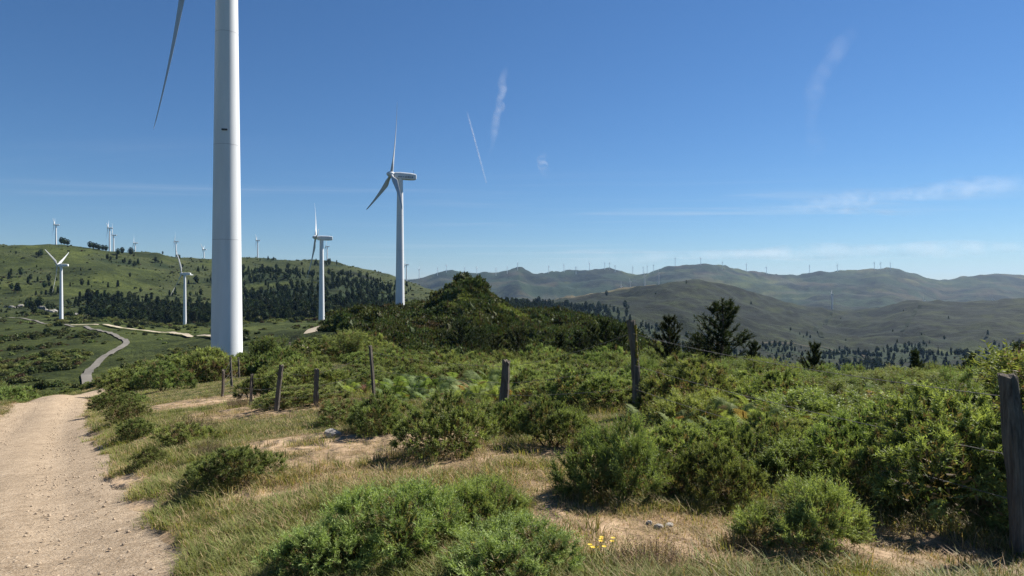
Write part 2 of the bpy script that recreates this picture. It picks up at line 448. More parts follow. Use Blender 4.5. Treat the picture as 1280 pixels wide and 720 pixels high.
# far roads (pixel survey -> ground points)
def road_pts(pix): return [at(px, py, None, 60.0) for px, py in pix]
ROAD_MAIN = resample(road_pts([(109, 477), (108, 470), (116, 461), (138, 443), (156, 432), (157, 427), (146, 421), (110, 410), (50, 403.5), (0, 398), (-40, 394)]), 3.0)
ROAD_SIDE = resample(road_pts([(88, 407.5), (118, 407), (138, 408.5), (165, 413), (200, 417), (232, 420), (262, 422)]), 3.0)
PATH_MID = resample(road_pts([(318, 447), (345, 443), (368, 439), (385, 435)]), 1.5)
PATH_PAD = resample(road_pts([(382, 416), (394, 413.5), (406, 411)]), 3.0)
def extend(P, a=0.0, b=0.0):
    P = list(P)
    if a: d = unit2(P[0] - P[3]); P = [P[0] + d * t for t in np.linspace(a, 3, 8)] + P
    if b: d = unit2(P[-1] - P[-4]); P = P + [P[-1] + d * t for t in np.linspace(3, b, 8)]
    return np.array(P)
def unit2(v): return v / max(np.hypot(*v), 1e-6)
ROAD_MAIN = extend(ROAD_MAIN, 45, 60); ROAD_SIDE = extend(ROAD_SIDE, 0, 60); PATH_MID = extend(PATH_MID, 12, 0)

def strip(name, P, width, lift, mat, ncross=6, hf=H0, rut=0.0, seed=0, label=None):
    N = normals2(P); m = len(P)
    u = np.linspace(-1, 1, ncross + 1)
    wv = width / 2 * (1 + 0.10 * (vnoise(np.arange(m) * 0.17, np.zeros(m), seed) - 0.5)[:, None])
    edge = (0.15 if not rut else 1.0) * np.abs(u)[None, :] ** 4 * ((vnoise(np.arange(m)[:, None] * 0.6 + 0 * u, 0 * np.arange(m)[:, None] + np.sign(u) * 7, seed + 3) - 0.5) * 0.25)
    XY = P[:, None, :] + N[:, None, :] * (u[None, :] * wv + np.sign(u)[None, :] * edge)[:, :, None]
    Z = hf(XY[..., 0], XY[..., 1]) + lift
    if rut:
        q = np.exp(-((np.abs(u) - 0.48) / 0.2) ** 2)
        Z = Z - rut * q[None, :] + rut * 0.8 * np.exp(-(u / 0.3) ** 2)[None, :]
    V = np.concatenate([XY, Z[..., None]], 2).reshape(-1, 3)
    a = np.arange((m - 1))[:, None] * (ncross + 1) + np.arange(ncross)[None, :]
    Q = np.stack([a, a + 1, a + ncross + 2, a + ncross + 1], -1).reshape(-1, 4)[:, ::-1]
    c = np.zeros((len(V), 3), np.float32); c[:, 0] = np.tile(np.abs(u), m); c[:, 1] = np.repeat(np.arange(m), ncross + 1) * 0.001
    return obj(name, mesh_np(name, V, quads=Q, col=c, mat=mat, smooth=True), kind="structure")

# ------------------------------------------------------------------ ground sheet
def ground_material():
    m, n, l = mat_new("ground_cover")
    out = n.new("ShaderNodeOutputMaterial"); p = n.new("ShaderNodeBsdfPrincipled")
    p.inputs["Roughness"].default_value = 0.95; p.inputs["Specular IOR Level"].default_value = 0.1
    at_ = n.new("ShaderNodeAttribute"); at_.attribute_name = "Col"
    sp = n.new("ShaderNodeSeparateColor"); l.new(at_.outputs["Color"], sp.inputs[0])
    scrub, dry, wood = sp.outputs[0], sp.outputs[1], sp.outputs[2]
    heath = at_.outputs["Alpha"]
    geo = n.new("ShaderNodeNewGeometry"); pos = geo.outputs["Position"]
    f_fine = n_noise(n, l, 6.0, 8, 0.7, pos)
    f_mid = n_noise(n, l, 0.35, 8, 0.68, pos)
    f_big = n_noise(n, l, 0.035, 7, 0.65, pos)
    f_far = n_noise(n, l, 0.006, 8, 0.62, pos)
    f = n_math(n, l, 'MULTIPLY_ADD', f_mid, 0.5, n_math(n, l, 'MULTIPLY', f_big, 0.5))
    grass = n_ramp(n, l, f, [(0.36, (0.024, 0.033, 0.010)), (0.48, (0.044, 0.057, 0.015)), (0.60, (0.082, 0.097, 0.026))])
    g2 = n_ramp(n, l, f_far, [(0.40, (0.45, 0.48, 0.48)), (0.58, (1.1, 1.08, 1.0))])
    grass = n_mix(n, l, 1.0, grass, g2, 'MULTIPLY')
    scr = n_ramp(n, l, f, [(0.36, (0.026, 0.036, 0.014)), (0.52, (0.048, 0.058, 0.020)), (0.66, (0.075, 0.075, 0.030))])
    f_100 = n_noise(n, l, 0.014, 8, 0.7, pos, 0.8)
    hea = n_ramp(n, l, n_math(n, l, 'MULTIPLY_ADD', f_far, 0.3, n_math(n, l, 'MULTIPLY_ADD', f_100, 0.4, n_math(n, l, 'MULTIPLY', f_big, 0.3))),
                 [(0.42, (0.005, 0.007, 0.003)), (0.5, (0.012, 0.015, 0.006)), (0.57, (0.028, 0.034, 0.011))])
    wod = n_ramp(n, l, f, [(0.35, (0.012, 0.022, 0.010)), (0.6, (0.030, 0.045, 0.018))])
    ff = n_math(n, l, 'MULTIPLY_ADD', f_fine, 0.5, n_math(n, l, 'MULTIPLY', f_mid, 0.5))
    dr = n_ramp(n, l, ff, [(0.36, (0.075, 0.058, 0.032)), (0.47, (0.24, 0.170, 0.105)), (0.60, (0.43, 0.310, 0.205))])
    c = n_mix(n, l, heath, grass, hea)
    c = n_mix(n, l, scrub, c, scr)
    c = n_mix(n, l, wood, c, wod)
    c = n_mix(n, l, dry, c, dr)
    l.new(c, p.inputs["Base Color"])
    b = n.new("ShaderNodeBump"); b.inputs["Strength"].default_value = 0.7; b.inputs["Distance"].default_value = 0.05
    l.new(ff, b.inputs["Height"])
    b2 = n.new("ShaderNodeBump"); b2.inputs["Strength"].default_value = 0.8; b2.inputs["Distance"].default_value = 4.0
    l.new(n_math(n, l, 'MULTIPLY_ADD', f_100, 2.2, n_math(n, l, 'MULTIPLY_ADD', f_big, 0.9, n_math(n, l, 'MULTIPLY', f_mid, 0.12))), b2.inputs["Height"]); l.new(b.outputs[0], b2.inputs["Normal"])
    l.new(b2.outputs[0], p.inputs["Normal"])
    l.new(p.outputs[0], out.inputs["Surface"])
    return m

DRY = [(at(px, py), r) for px, py, r in ((440, 590, 1.3), (540, 583, 1.5), (650, 588, 1.6), (600, 605, 1.3), (690, 622, 0.8), (735, 655, 0.7), (830, 690, 0.9), (900, 690, 0.8), (760, 690, 0.6),
      (330, 512, 2.6), (390, 560, 1.2), (480, 560, 1.2), (290, 500, 3.0), (1130, 690, 0.7), (560, 560, 1.0), (470, 620, 0.7))]
def dry_mask(x, y):
    n3 = fbm(x / 1.6, y / 1.6, 53, 4); v = np.zeros_like(x)
    for (c, r) in DRY: v = np.maximum(v, np.exp(-((x - c[0]) ** 2 + (y - c[1]) ** 2) / (r * r)))
    return sstep(0.30, 0.62, v + (n3 - 0.5) * 0.9 + 0.06)
def cover(x, y):
    """land cover at a place: scrub, dry grass, woodland, heath"""
    r = np.hypot(x, y); u = np.where(y > 1, x / np.maximum(y, 1), np.sign(x) * 2); px = 640 + F * u
    n1 = fbm(x / 60, y / 60, 51, 4); n2 = fbm(x / 220, y / 220, 52, 4); n3 = fbm(x / 90, y / 90, 54, 4)
    d = dist_poly(x, y, TC_S)
    scrub = np.zeros_like(x); dry = np.zeros_like(x); wood = np.zeros_like(x); heath = np.zeros_like(x)
    near = 1 - sstep(45, 70, r)
    dry = near * dry_mask(x, y)
    dry = np.maximum(dry, near * (1 - sstep(W_TR / 2, W_TR / 2 + 0.5, d)) * 0.9)
    # knoll and thickets between 50 and 230 m
    kn = sstep(45, 60, r) * (1 - sstep(230, 300, r)) * sstep(395, 440, px + 60 * (n1 - 0.5))
    scrub = np.maximum(scrub, kn)
    scrub = np.maximum(scrub, sstep(55, 90, r) * (1 - sstep(480, 560, r)) * sstep(0.50, 0.58, n1) * (px < 130) * 0.9)
    # lower left hill foot and patches on the hill
    hill = sstep(560, 640, r) * (1 - sstep(1500, 1900, r)) * (px < 560)
    scrub = np.maximum(scrub, hill * sstep(0.50, 0.58, n1 * 0.5 + n3 * 0.5 + 0.10 * sstep(150, 300, px)) * 0.9)
    foot = (px < 110) * sstep(600, 640, y) * (1 - sstep(690, 780, y + 160 * (n2 - 0.5) + 1.0 * np.clip(px, 0, 200)))
    scrub = np.maximum(scrub, foot)
    # wood on the left hill
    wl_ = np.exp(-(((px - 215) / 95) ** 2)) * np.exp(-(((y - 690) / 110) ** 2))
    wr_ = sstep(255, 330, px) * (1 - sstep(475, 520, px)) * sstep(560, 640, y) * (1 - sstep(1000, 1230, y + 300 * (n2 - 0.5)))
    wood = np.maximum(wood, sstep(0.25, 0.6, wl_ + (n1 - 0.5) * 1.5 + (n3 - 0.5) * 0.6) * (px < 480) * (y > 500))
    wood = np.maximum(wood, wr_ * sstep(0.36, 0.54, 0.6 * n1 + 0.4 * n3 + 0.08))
    heath = np.maximum(heath, sstep(330, 480, px) * hill)
    # right hand country
    rt = sstep(560, 640, px) * sstep(300, 500, y)
    heath = np.maximum(heath, rt)
    wv = rt * (1 - sstep(1150, 1450, y + 500 * (n2 - 0.5))) * sstep(0.42, 0.54, n1)
    wood = np.maximum(wood, wv * 0.9)
    wood = np.maximum(wood, sstep(600, 640, px) * (1 - sstep(745, 800, px)) * sstep(650, 800, y) * (1 - sstep(1500, 1800, y)))
    gp = np.exp(-((px - 1205) / 40) ** 2) * np.exp(-((y - 1290) / 130) ** 2)
    gp = sstep(0.45, 0.6, gp); heath = heath * (1 - gp); wood = wood * (1 - gp)
    # grazed plateau behind the right hand ridge
    pl = sstep(670, 690, px) * (1 - sstep(835, 870, px)) * sstep(2250, 2350, y) * (1 - sstep(3000, 3200, y))
    heath = heath * (1 - pl); wood = wood * (1 - pl); dry = np.maximum(dry, 0.32 * pl)
    fr = sstep(3400, 3700, y)
    wood = np.maximum(wood * (1 - fr), fr * sstep(0.48, 0.56, n2) * 0.85)
    heath = np.maximum(heath, fr); heath = heath * (1 - fr * sstep(0.56, 0.64, fbm(x / 380, y / 380, 61, 4)) * 0.8)
    dry = np.maximum(dry, fr * sstep(0.60, 0.66, fbm(x / 260, y / 260, 63, 4)) * 0.10)
    return np.stack([scrub, dry, wood, heath], -1)

def build_ground():
    az = np.concatenate([np.radians(np.arange(-180, -44, 4.0)), np.radians(np.arange(-44, 44.01, 0.17)), np.radians(np.arange(48, 180, 4.0))])
    lr = np.exp(np.concatenate([np.linspace(math.log(1.2), math.log(9), 70, endpoint=False), np.linspace(math.log(9), math.log(12000), 440)]))
    A, R = np.meshgrid(az, lr, indexing='ij')
    X, Y = np.sin(A) * R, np.cos(A) * R
    Z = HG(X, Y)
    na, nr = A.shape
    V = np.stack([X, Y, Z], -1).reshape(-1, 3)
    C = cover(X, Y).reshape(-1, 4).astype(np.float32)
    i = np.arange(na)[:, None]; j = np.arange(nr - 1)[None, :]
    i2 = (i + 1) % na
    Q = np.stack([i * nr + j, i * nr + j + 1, i2 * nr + j + 1, i2 * nr + j], -1).reshape(-1, 4)
    V = np.concatenate([V, [[0, 0, HGs(0, 0.01)]]]); C = np.concatenate([C, [[0, 0.5, 0, 0]]]).astype(np.float32)
    ii = np.arange(na)
    T = np.stack([np.full(na, len(V) - 1), ii * nr, ((ii + 1) % na) * nr], -1)
    me = mesh_np("ground", V, tris=T[:, ::-1][:, [0, 1, 2]], quads=Q[:, ::-1][:, [0, 1, 2, 3]], col=C, mat=ground_material(), smooth=True)
    # faces must look up
    if me.polygons[len(T) + 10].normal.z < 0: me.flip_normals()
    return obj("ground", me, kind="structure")
GROUND = build_ground()

def track_material():
    m, n, l = mat_new("track_gravel")
    out = n.new("ShaderNodeOutputMaterial"); p = n.new("ShaderNodeBsdfPrincipled")
    p.inputs["Roughness"].default_value = 0.92; p.inputs["Specular IOR Level"].default_value = 0.15
    geo = n.new("ShaderNodeNewGeometry"); pos = geo.outputs["Position"]
    at_ = n.new("ShaderNodeAttribute"); at_.attribute_name = "Col"
    sp = n.new("ShaderNodeSeparateColor"); l.new(at_.outputs["Color"], sp.inputs[0])
    big = n_noise(n, l, 0.7, 6, 0.6, pos); mid = n_noise(n, l, 5, 6, 0.7, pos); fin = n_noise(n, l, 38, 5, 0.75, pos)
    f = n_math(n, l, 'MULTIPLY_ADD', big, 0.15, n_math(n, l, 'MULTIPLY_ADD', mid, 0.40, n_math(n, l, 'MULTIPLY', fin, 0.45)))
    c = n_ramp(n, l, f, [(0.38, (0.170, 0.125, 0.082)), (0.49, (0.305, 0.225, 0.146)), (0.59, (0.465, 0.358, 0.245))])
    ru = n_math(n, l, 'SUBTRACT', 1.0, n_math(n, l, 'MULTIPLY', n_math(n, l, 'ABSOLUTE', n_math(n, l, 'SUBTRACT', sp.outputs[0], 0.46)), 4.5), None, True)
    ru = n_math(n, l, 'MULTIPLY', ru, n_math(n, l, 'MULTIPLY_ADD', big, 0.8, 0.2, True))
    c = n_mix(n, l, n_math(n, l, 'MULTIPLY', ru, 0.55), c, (0.430, 0.330, 0.225))
    vo = n.new("ShaderNodeTexVoronoi"); vo.inputs["Scale"].default_value = 22; l.new(pos, vo.inputs["Vector"])
    st = n_ramp(n, l, vo.outputs["Distance"], [(0.10, (1, 1, 1)), (0.22, (0, 0, 0))])
    pk = n.new("ShaderNodeSeparateColor"); l.new(vo.outputs["Color"], pk.inputs[0])
    sel = n_math(n, l, 'MULTIPLY', st, n_math(n, l, 'GREATER_THAN', pk.outputs[0], 0.55))
    sc = n_mix(n, l, pk.outputs[1], (0.16, 0.125, 0.085), (0.52, 0.44, 0.34))
    c = n_mix(n, l, n_math(n, l, 'MULTIPLY', sel, 0.8), c, sc)
    v2 = n.new("ShaderNodeTexVoronoi"); v2.inputs["Scale"].default_value = 60; l.new(pos, v2.inputs["Vector"])
    p2 = n.new("ShaderNodeSeparateColor"); l.new(v2.outputs["Color"], p2.inputs[0])
    c = n_mix(n, l, n_math(n, l, 'MULTIPLY', n_math(n, l, 'GREATER_THAN', p2.outputs[0], 0.6), 0.5), c, n_mix(n, l, p2.outputs[1], (0.13, 0.095, 0.062), (0.56, 0.46, 0.34)))
    l.new(c, p.inputs["Base Color"])
    b = n.new("ShaderNodeBump"); b.inputs["Strength"].default_value = 0.9; b.inputs["Distance"].default_value = 0.02
    h = n_math(n, l, 'MULTIPLY_ADD', sel, 0.5, n_math(n, l, 'MULTIPLY_ADD', mid, 0.10, fin)); l.new(h, b.inputs["Height"])
    l.new(b.outputs[0], p.inputs["Normal"]); l.new(p.outputs[0], out.inputs["Surface"])
    return m
M_TRACK = track_material()
M_ROAD = simple_mat("grey_gravel_road", (0.125, 0.115, 0.10), 0.95, (0.2, (0.19, 0.175, 0.15)), 0.1)
M_WOODLINE = simple_mat("dark_hedge_line", (0.012, 0.016, 0.009), 0.95, (0.05, (0.028, 0.034, 0.016)), 0.05)
M_FARTRACK = simple_mat("far_track_earth", (0.055, 0.050, 0.034), 0.95, (0.05, (0.075, 0.068, 0.045)), 0.05)
M_PALE = simple_mat("pale_dirt_road", (0.34, 0.29, 0.21), 0.95, (0.2, (0.46, 0.39, 0.29)), 0.1)

strip("dirt_track", TRACK_C, W_TR, -0.045, M_TRACK, 26, H0, 0.035, 5)
strip("gravel_road", ROAD_MAIN, 2.6, 0.5, M_ROAD, 4, H0, 0, 6)
strip("dirt_road", ROAD_SIDE, 3.4, 1.0, M_PALE, 4, H0, 0, 7)
strip("dirt_path", PATH_MID, 7.0, 0.25, M_PALE, 4, H0, 0, 8)
for _k, _pix in enumerate([[(1042, 388), (1034, 400), (1020, 412), (1028, 422)], [(1150, 382), (1140, 396), (1128, 414)], [(925, 424), (965, 428), (1000, 432), (1040, 438), (1085, 450)]]):
    strip("hill_track", resample(road_pts(_pix), 12.0), 6.0 if _k == 2 else 9.0, 1.5, M_FARTRACK if _k == 2 else M_WOODLINE, 3, H0, 0, 20 + _k)
strip("turbine_pad_road", PATH_PAD, 6.0, 0.4, M_PALE, 4, H0, 0, 9)

# ------------------------------------------------------------------ wind turbines
HUB_H, BLADE_L = 46.0, 23.5
def lathe(prof, seg=32, cap=True):
    prof = np.asarray(prof, float); a = np.linspace(0, 2 * math.pi, seg, endpoint=False)
    V = np.stack([prof[:, 0:1] * np.cos(a), prof[:, 0:1] * np.sin(a), np.repeat(prof[:, 1:2], seg, 1)], -1).reshape(-1, 3)
    Q = []
    for i in range(len(prof) - 1):
        k = np.arange(seg); k2 = (k + 1) % seg
        Q.append(np.stack([i * seg + k, i * seg + k2, (i + 1) * seg + k2, (i + 1) * seg + k], -1))
    return V, np.concatenate(Q)

def tower_rad(z): return 1.52 - (1.52 - 0.95) * z / (HUB_H - 1.0)
def tower_mesh():
    V, Q = lathe([(tower_rad(z), z) for z in np.linspace(-1.5, HUB_H - 1.0, 20)], 64)
    return mesh_np("tower", V, quads=Q, mat=M_WHITE, smooth=True)
def seam_mesh(z):
    r = tower_rad(z)
    V, Q = lathe([(r - 0.02, z - 0.03), (r + 0.006, z - 0.028), (r + 0.006, z + 0.028), (r - 0.02, z + 0.03)], 64)
    return mesh_np("section_seam", V, quads=Q, mat=M_SEAM)

def box_rings(rings):
    """loft of rounded-rectangle rings: (x, halfwidth, zlow, zhigh)"""
    V = []; n = 16
    for x, hw, zl, zh in rings:
        c = (zl + zh) / 2; hh = (zh - zl) / 2
        for k in range(n):
            t = 2 * math.pi * (k + 0.5) / n
            cx, sz = math.cos(t), math.sin(t)
            e = 0.35
            V.append((x, hw * math.copysign(abs(cx) ** e, cx), c + hh * math.copysign(abs(sz) ** e, sz)))
    Q = []
    for i in range(len(rings) - 1):
        for k in range(n):
            k2 = (k + 1) % n
            Q.append((i * n + k, i * n + k2, (i + 1) * n + k2, (i + 1) * n + k))
    return np.array(V), np.array(Q), n

def nacelle_mesh():
    # rotor side at -x
    R = [(-2.1, 0.05, -0.05, 0.05), (-2.1, 0.85, -0.85, 0.85), (-1.9, 1.0, -1.05, 1.05), (0.0, 1.1, -1.15, 1.2), (3.6, 1.1, -1.1, 1.15), (5.2, 1.02, -0.95, 0.95), (5.4, 0.85, -0.75, 0.75), (5.4, 0.02, -0.02, 0.02)]
    V, Q, n = box_rings(R)
    return mesh_np("nacelle", V, quads=Q, mat=M_WHITE, smooth=False)

def hub_mesh():
    prof = [(0.85, -0.75), (0.95, -0.5), (1.0, 0.0), (0.92, 0.6), (0.70, 1.15), (0.40, 1.5), (0.02, 1.65)]
    V, Q = lathe(prof, 24)
    V = np.stack([-V[:, 2], V[:, 1], V[:, 0]], 1)         # axis to -x
    return mesh_np("nose_cone", V, quads=Q, mat=M_WHITE, smooth=True)

def blade_mesh():
    # root at origin, span along +z, rotor axis -x (upwind), chord along y near the tip
    ns, nc = 26, 16
    V = []
    for i in range(ns):
        t = i / (ns - 1); z = 0.6 + t * (BLADE_L - 0.6)
        if t < 0.05: ch, th = 0.95, 0.95
        else:
            q = min((t - 0.05) / 0.17, 1.0); q = q * q * (3 - 2 * q)
            full = 2.0 - 1.55 * max(0, (t - 0.2) / 0.8) ** 0.85
            ch = 0.95 + (full - 0.95) * q; th = 0.95 + (ch * (0.24 - 0.12 * t) - 0.95) * q
        if i == ns - 1: ch, th = 0.12, 0.03
        tw = -math.radians(24 * (1 - t) ** 1.6 + 12)
        bend = -1.3 * t ** 2.2
        for k in range(nc):
            a = 2 * math.pi * k / nc
            c = math.cos(a); s = math.sin(a)
            yy = ch * (0.5 * c + 0.18 * min(max((t - 0.05) / 0.17, 0), 1))
            xx = th * 0.5 * s * (1 - 0.55 * max(0, c) * min(max((t - 0.05) / 0.17, 0), 1))
            V.append((xx * math.cos(tw) - yy * math.sin(tw) + bend, xx * math.sin(tw) + yy * math.cos(tw), z))
    Q = []
    for i in range(ns - 1):
        for k in range(nc):
            k2 = (k + 1) % nc
            Q.append((i * nc + k, i * nc + k2, (i + 1) * nc + k2, (i + 1) * nc + k))
    return mesh_np("blade", np.array(V), quads=np.array(Q), mat=M_BLADE, smooth=True)

def mast_mesh():
    V1, Q1 = lathe([(0.05, 0), (0.04, 1.3)], 6)
    V2 = V1 * np.array([1, 1, 0.5]); V2 = np.stack([V2[:, 0], V2[:, 2] - 0.3, V2[:, 1] + 1.2], 1)
    return mesh_np("anemometer_mast", np.concatenate([V1, V2]), quads=np.concatenate([Q1, Q1 + len(V1)]), mat=M_DARK)

def lettering_mesh():
    """the dark, unreadable line of letters along the nacelle side, as raised strokes"""
    rr = random.Random(4); V = []; Q = []
    x = -0.9
    def bar(x0, x1, z0, z1):
        b = len(V)
        for y in (-1.10, -1.13):
            V.extend([(x0, y, z0), (x1, y, z0), (x1, y, z1), (x0, y, z1)])
        Q.extend([(b+4, b+5, b+6, b+7), (b, b+1, b+5, b+4), (b+1, b+2, b+6, b+5), (b+2, b+3, b+7, b+6), (b+3, b, b+4, b+7)])
    while x < 4.4:
        w = rr.uniform(0.2, 0.34); h = 0.52 if x > 1.6 else 0.38
        bar(x, x + 0.09, -0.55, -0.55 + h)
        if rr.random() < 0.7: bar(x + w - 0.09, x + w, -0.55, -0.55 + h)
        if rr.random() < 0.6: bar(x + 0.09, x + w - 0.09, -0.55 + h - 0.1, -0.55 + h)
        if rr.random() < 0.6: bar(x + 0.09, x + w - 0.09, -0.55 + h * 0.4, -0.55 + h * 0.4 + 0.1)
        x += w + (0.1 if rr.random() < 0.85 else 0.4)
    return mesh_np("lettering", np.array(V), quads=np.array(Q), mat=simple_mat("letter_paint", (0.03, 0.035, 0.08), 0.5))

ME_SEAMS = [seam_mesh(12.0), seam_mesh(21.6), seam_mesh(33.0)]
ME_TOWER, ME_NAC, ME_HUB, ME_BLADE, ME_MAST, ME_LET = tower_mesh(), nacelle_mesh(), hub_mesh(), blade_mesh(), mast_mesh(), lettering_mesh()

def turbine(x, y, z, axis_az, phase, label, group, scale=1.0, letters=False, mast=True):
    """axis_az: bearing the rotor faces (degrees clockwise from +y); phase: first blade, degrees from straight up"""
    t = empty("wind_turbine", (x, y, z), label, "wind turbine", group)
    t.scale = (scale,) * 3
    tw = obj("tower", ME_TOWER, t)
    if mast:
        for me in ME_SEAMS: obj("section_seam", me, tw)
    rz = math.radians(-axis_az - 90) + math.pi * 0       # local -x points along the bearing
    d = Vector((math.sin(math.radians(axis_az)), math.cos(math.radians(axis_az)), 0))
    rz = math.atan2(-d.y, -d.x)
    na = obj("nacelle", ME_NAC, t, (0, 0, HUB_H)); na.rotation_euler = (0, 0, rz)
    if mast:
        obj("anemometer_mast", ME_MAST, na, (4.7, 0, 0.9))
    if letters:
        o = obj("lettering", ME_LET, na, kind="stuff"); o["label"] = "line of dark lettering along the nacelle side"
    hb = obj("nose_cone", ME_HUB, t)
    tilt = math.radians(6)
    M = Matrix.Translation((0, 0, HUB_H)) @ Matrix.Rotation(rz, 4, 'Z') @ Matrix.Rotation(tilt, 4, 'Y') @ Matrix.Translation((-2.95, 0, 0))
    hb.matrix_local = M
    for k in range(3):
        b = obj("blade", ME_BLADE, hb)
        b.rotation_euler = (math.radians(phase + 120 * k), 0, 0)
    return t

def tz(x, y): return float(H0(np.array([x]), np.array([y]))[0])
def tat(px, Y): return ((px - 640) / F * Y, Y)
# the five near ones
x, y = tat(283.5, 68); BIG = turbine(x, y, tz(x, y), -116, 186, "tallest wind turbine tower in the foreground, cropped by the top edge", "wind turbines along the track", mast=True)
x, y = tat(500, 219); turbine(x, y, -7.6, -118, 6, "white wind turbine with lettered nacelle rising behind the scrubby knoll", "wind turbines along the track", letters=True)
x, y = tat(402, 340); turbine(x, y, tz(x, y), -112, -35, "white wind turbine on a pale pad left of the knoll, seen nearly edge on", "wind turbines along the track")
x, y = tat(231, 600); turbine(x, y, tz(x, y), -88, 28, "white wind turbine before the dark pine wood on the left hill", "wind turbines along the track")
x, y = tat(76.5, 556); turbine(x, y, tz(x, y), -100, 60, "white wind turbine standing beside the grey gravel road at left", "wind turbines along the track")

def find_Y(px, hub_py, y0, y1):
    Y = np.linspace(y0, y1, 300); X = (px - 640) / F * Y
    p = 360 - F * (H0(X, Y) + HUB_H - CAM_Z) / Y
    return float(Y[np.argmin(np.abs(p - hub_py))])
rr = random.Random(3)
left_sky = [(70, 281), (137, 285), (142, 294), (169, 304), (220, 302), (255, 312), (322, 301), (409, 308), (508, 331)]
ORD = ["first", "second", "third", "fourth", "fifth", "sixth", "seventh", "eighth", "ninth"]
for i, (px, hp) in enumerate(left_sky):
    Y = find_Y(px, hp, 1080 if px < 200 else 1260, 2300); x, y = tat(px, Y)
    turbine(x, y, tz(x, y), -114 + rr.uniform(-12, 12), rr.uniform(0, 120),
            "small pale wind turbine on the left hill skyline, %s from the left" % ORD[i], "wind turbines on the left skyline", mast=False)
ORDW = ORD + ["tenth", "eleventh", "twelfth", "thirteenth", "fourteenth", "fifteenth", "sixteenth", "seventeenth", "eighteenth", "nineteenth"] + ["twentieth"] + ["twenty-" + o for o in ORD]
far_ridge = [(524, 337), (547, 338), (558, 334), (581, 337), (596, 337), (620, 338), (634, 336), (647, 331), (686, 335), (705, 334), (720, 336), (737, 331), (756, 329.5), (762, 329),
             (769, 334), (791, 334), (804, 336), (809, 333), (817, 332), (844, 325), (876, 325), (903, 330), (933, 332), (958, 334), (1012, 333), (1047, 333), (1093, 329), (1101, 329), (1113, 331)]
for i, (px, hp) in enumerate(far_ridge):
    Y = find_Y(px, hp, 5600, 6020); x, y = tat(px, Y)
    base = 360 - F * (tz(x, y) - CAM_Z) / Y
    s = min(max((base - hp) / (HUB_H * F / Y), 1.3), 1.9)
    turbine(x, y, tz(x, y), -80 + rr.uniform(-25, 25), rr.uniform(0, 120),
            "tiny wind turbine on the hazy far ridge, %s from the left" % ORDW[i], "wind turbines on the far ridge", s, mast=False)
plateau = [(777, 3050), (788, 2950), (806, 2750), (823.5, 2650), (871, 3000)]
for i, (px, Y) in enumerate(plateau):
    x, y = tat(px, Y)
    turbine(x, y, tz(x, y), -80 + rr.uniform(-20, 20), rr.uniform(0, 120),
            "white wind turbine near the pale green plateau in the distance, %s from the left" % ORD[i], "wind turbines by the far plateau", 1.0, mast=False)
for px, Y, sc, ph, lab in ((1040, 2430, 1.25, 70, "single pale wind turbine in the saddle of the right hand ridge"),
                       (1155, 3300, 1.2, 15, "wind turbine with long blades before the far ridge, at right"),
                       (1241, 3300, 1.2, 35, "rightmost wind turbine of all, before the far ridge")):
    x, y = tat(px, Y); turbine(x, y, tz(x, y), -55, ph, lab, "wind turbines beyond the right hand ridge", sc, mast=False)

# ------------------------------------------------------------------ plant builders (numpy triangle soup)
def unit(v): return v / np.maximum(np.linalg.norm(v, axis=-1, keepdims=True), 1e-9)
def rdir(rng, n): return unit(rng.normal(size=(n, 3)))

class Soup:
    def __init__(self): self.V, self.C, self.n, self.T = [], [], 0, []
    def tris(self, a, b, c, col):
        n = len(a); V = np.stack([a, b, c], 1).reshape(-1, 3)
        self.V.append(V); self.C.append(np.repeat(col, 3, 0)); self.T.append(self.n + np.arange(3 * n).reshape(-1, 3)); self.n += 3 * n
    def blob(self, c, r, rng, col, sub=(10, 6), squash=1.0, rough=0.25):
        na, nb = sub
        a = np.linspace(0, 2 * np.pi, na, endpoint=False); b = np.linspace(0.02, np.pi - 0.02, nb)
        A, B = np.meshgrid(a, b, indexing='ij')
        R = r * (1 + rough * (rng.random(A.shape) - 0.5) * 2)
        P = np.stack([R * np.cos(A) * np.sin(B), R * np.sin(A) * np.sin(B), R * np.cos(B) * squash], -1).reshape(-1, 3) + c
        i, j = np.meshgrid(np.arange(na), np.arange(nb - 1), indexing='ij'); i2 = (i + 1) % na
        q = np.stack([i * nb + j, i * nb + j + 1, i2 * nb + j + 1, i2 * nb + j], -1).reshape(-1, 4)
        t = np.concatenate([q[:, [0, 1, 2]], q[:, [0, 2, 3]]])
        self.V.append(P); self.C.append(np.repeat(np.asarray(col, float)[None], len(P), 0)); self.T.append(self.n + t); self.n += len(P)
    def tube(self, P, r0, r1, col, seg=5):
        P = np.asarray(P, float); m = len(P)
        T = unit(np.gradient(P, axis=0)); up = np.where(np.abs(T[:, 2:3]) > 0.9, np.array([[1.0, 0, 0]]), np.array([[0, 0, 1.0]]))
        S = unit(np.cross(T, up)); U = np.cross(S, T); a = np.linspace(0, 2 * np.pi, seg, endpoint=False)
        R = np.linspace(r0, r1, m)[:, None, None]
        V = (P[:, None] + R * (S[:, None] * np.cos(a)[None, :, None] + U[:, None] * np.sin(a)[None, :, None])).reshape(-1, 3)
        i, k = np.meshgrid(np.arange(m - 1), np.arange(seg), indexing='ij'); k2 = (k + 1) % seg
        q = np.stack([i * seg + k, i * seg + k2, (i + 1) * seg + k2, (i + 1) * seg + k], -1).reshape(-1, 4)
        self.V.append(V); self.C.append(np.repeat(np.asarray(col, float)[None], len(V), 0)); self.T.append(self.n + np.concatenate([q[:, [0, 1, 2]], q[:, [0, 2, 3]]])); self.n += len(V)
    def mesh(self, name, mat):
        return mesh_np(name, np.concatenate(self.V), tris=np.concatenate(self.T), col=np.concatenate(self.C).astype(np.float32), mat=mat)

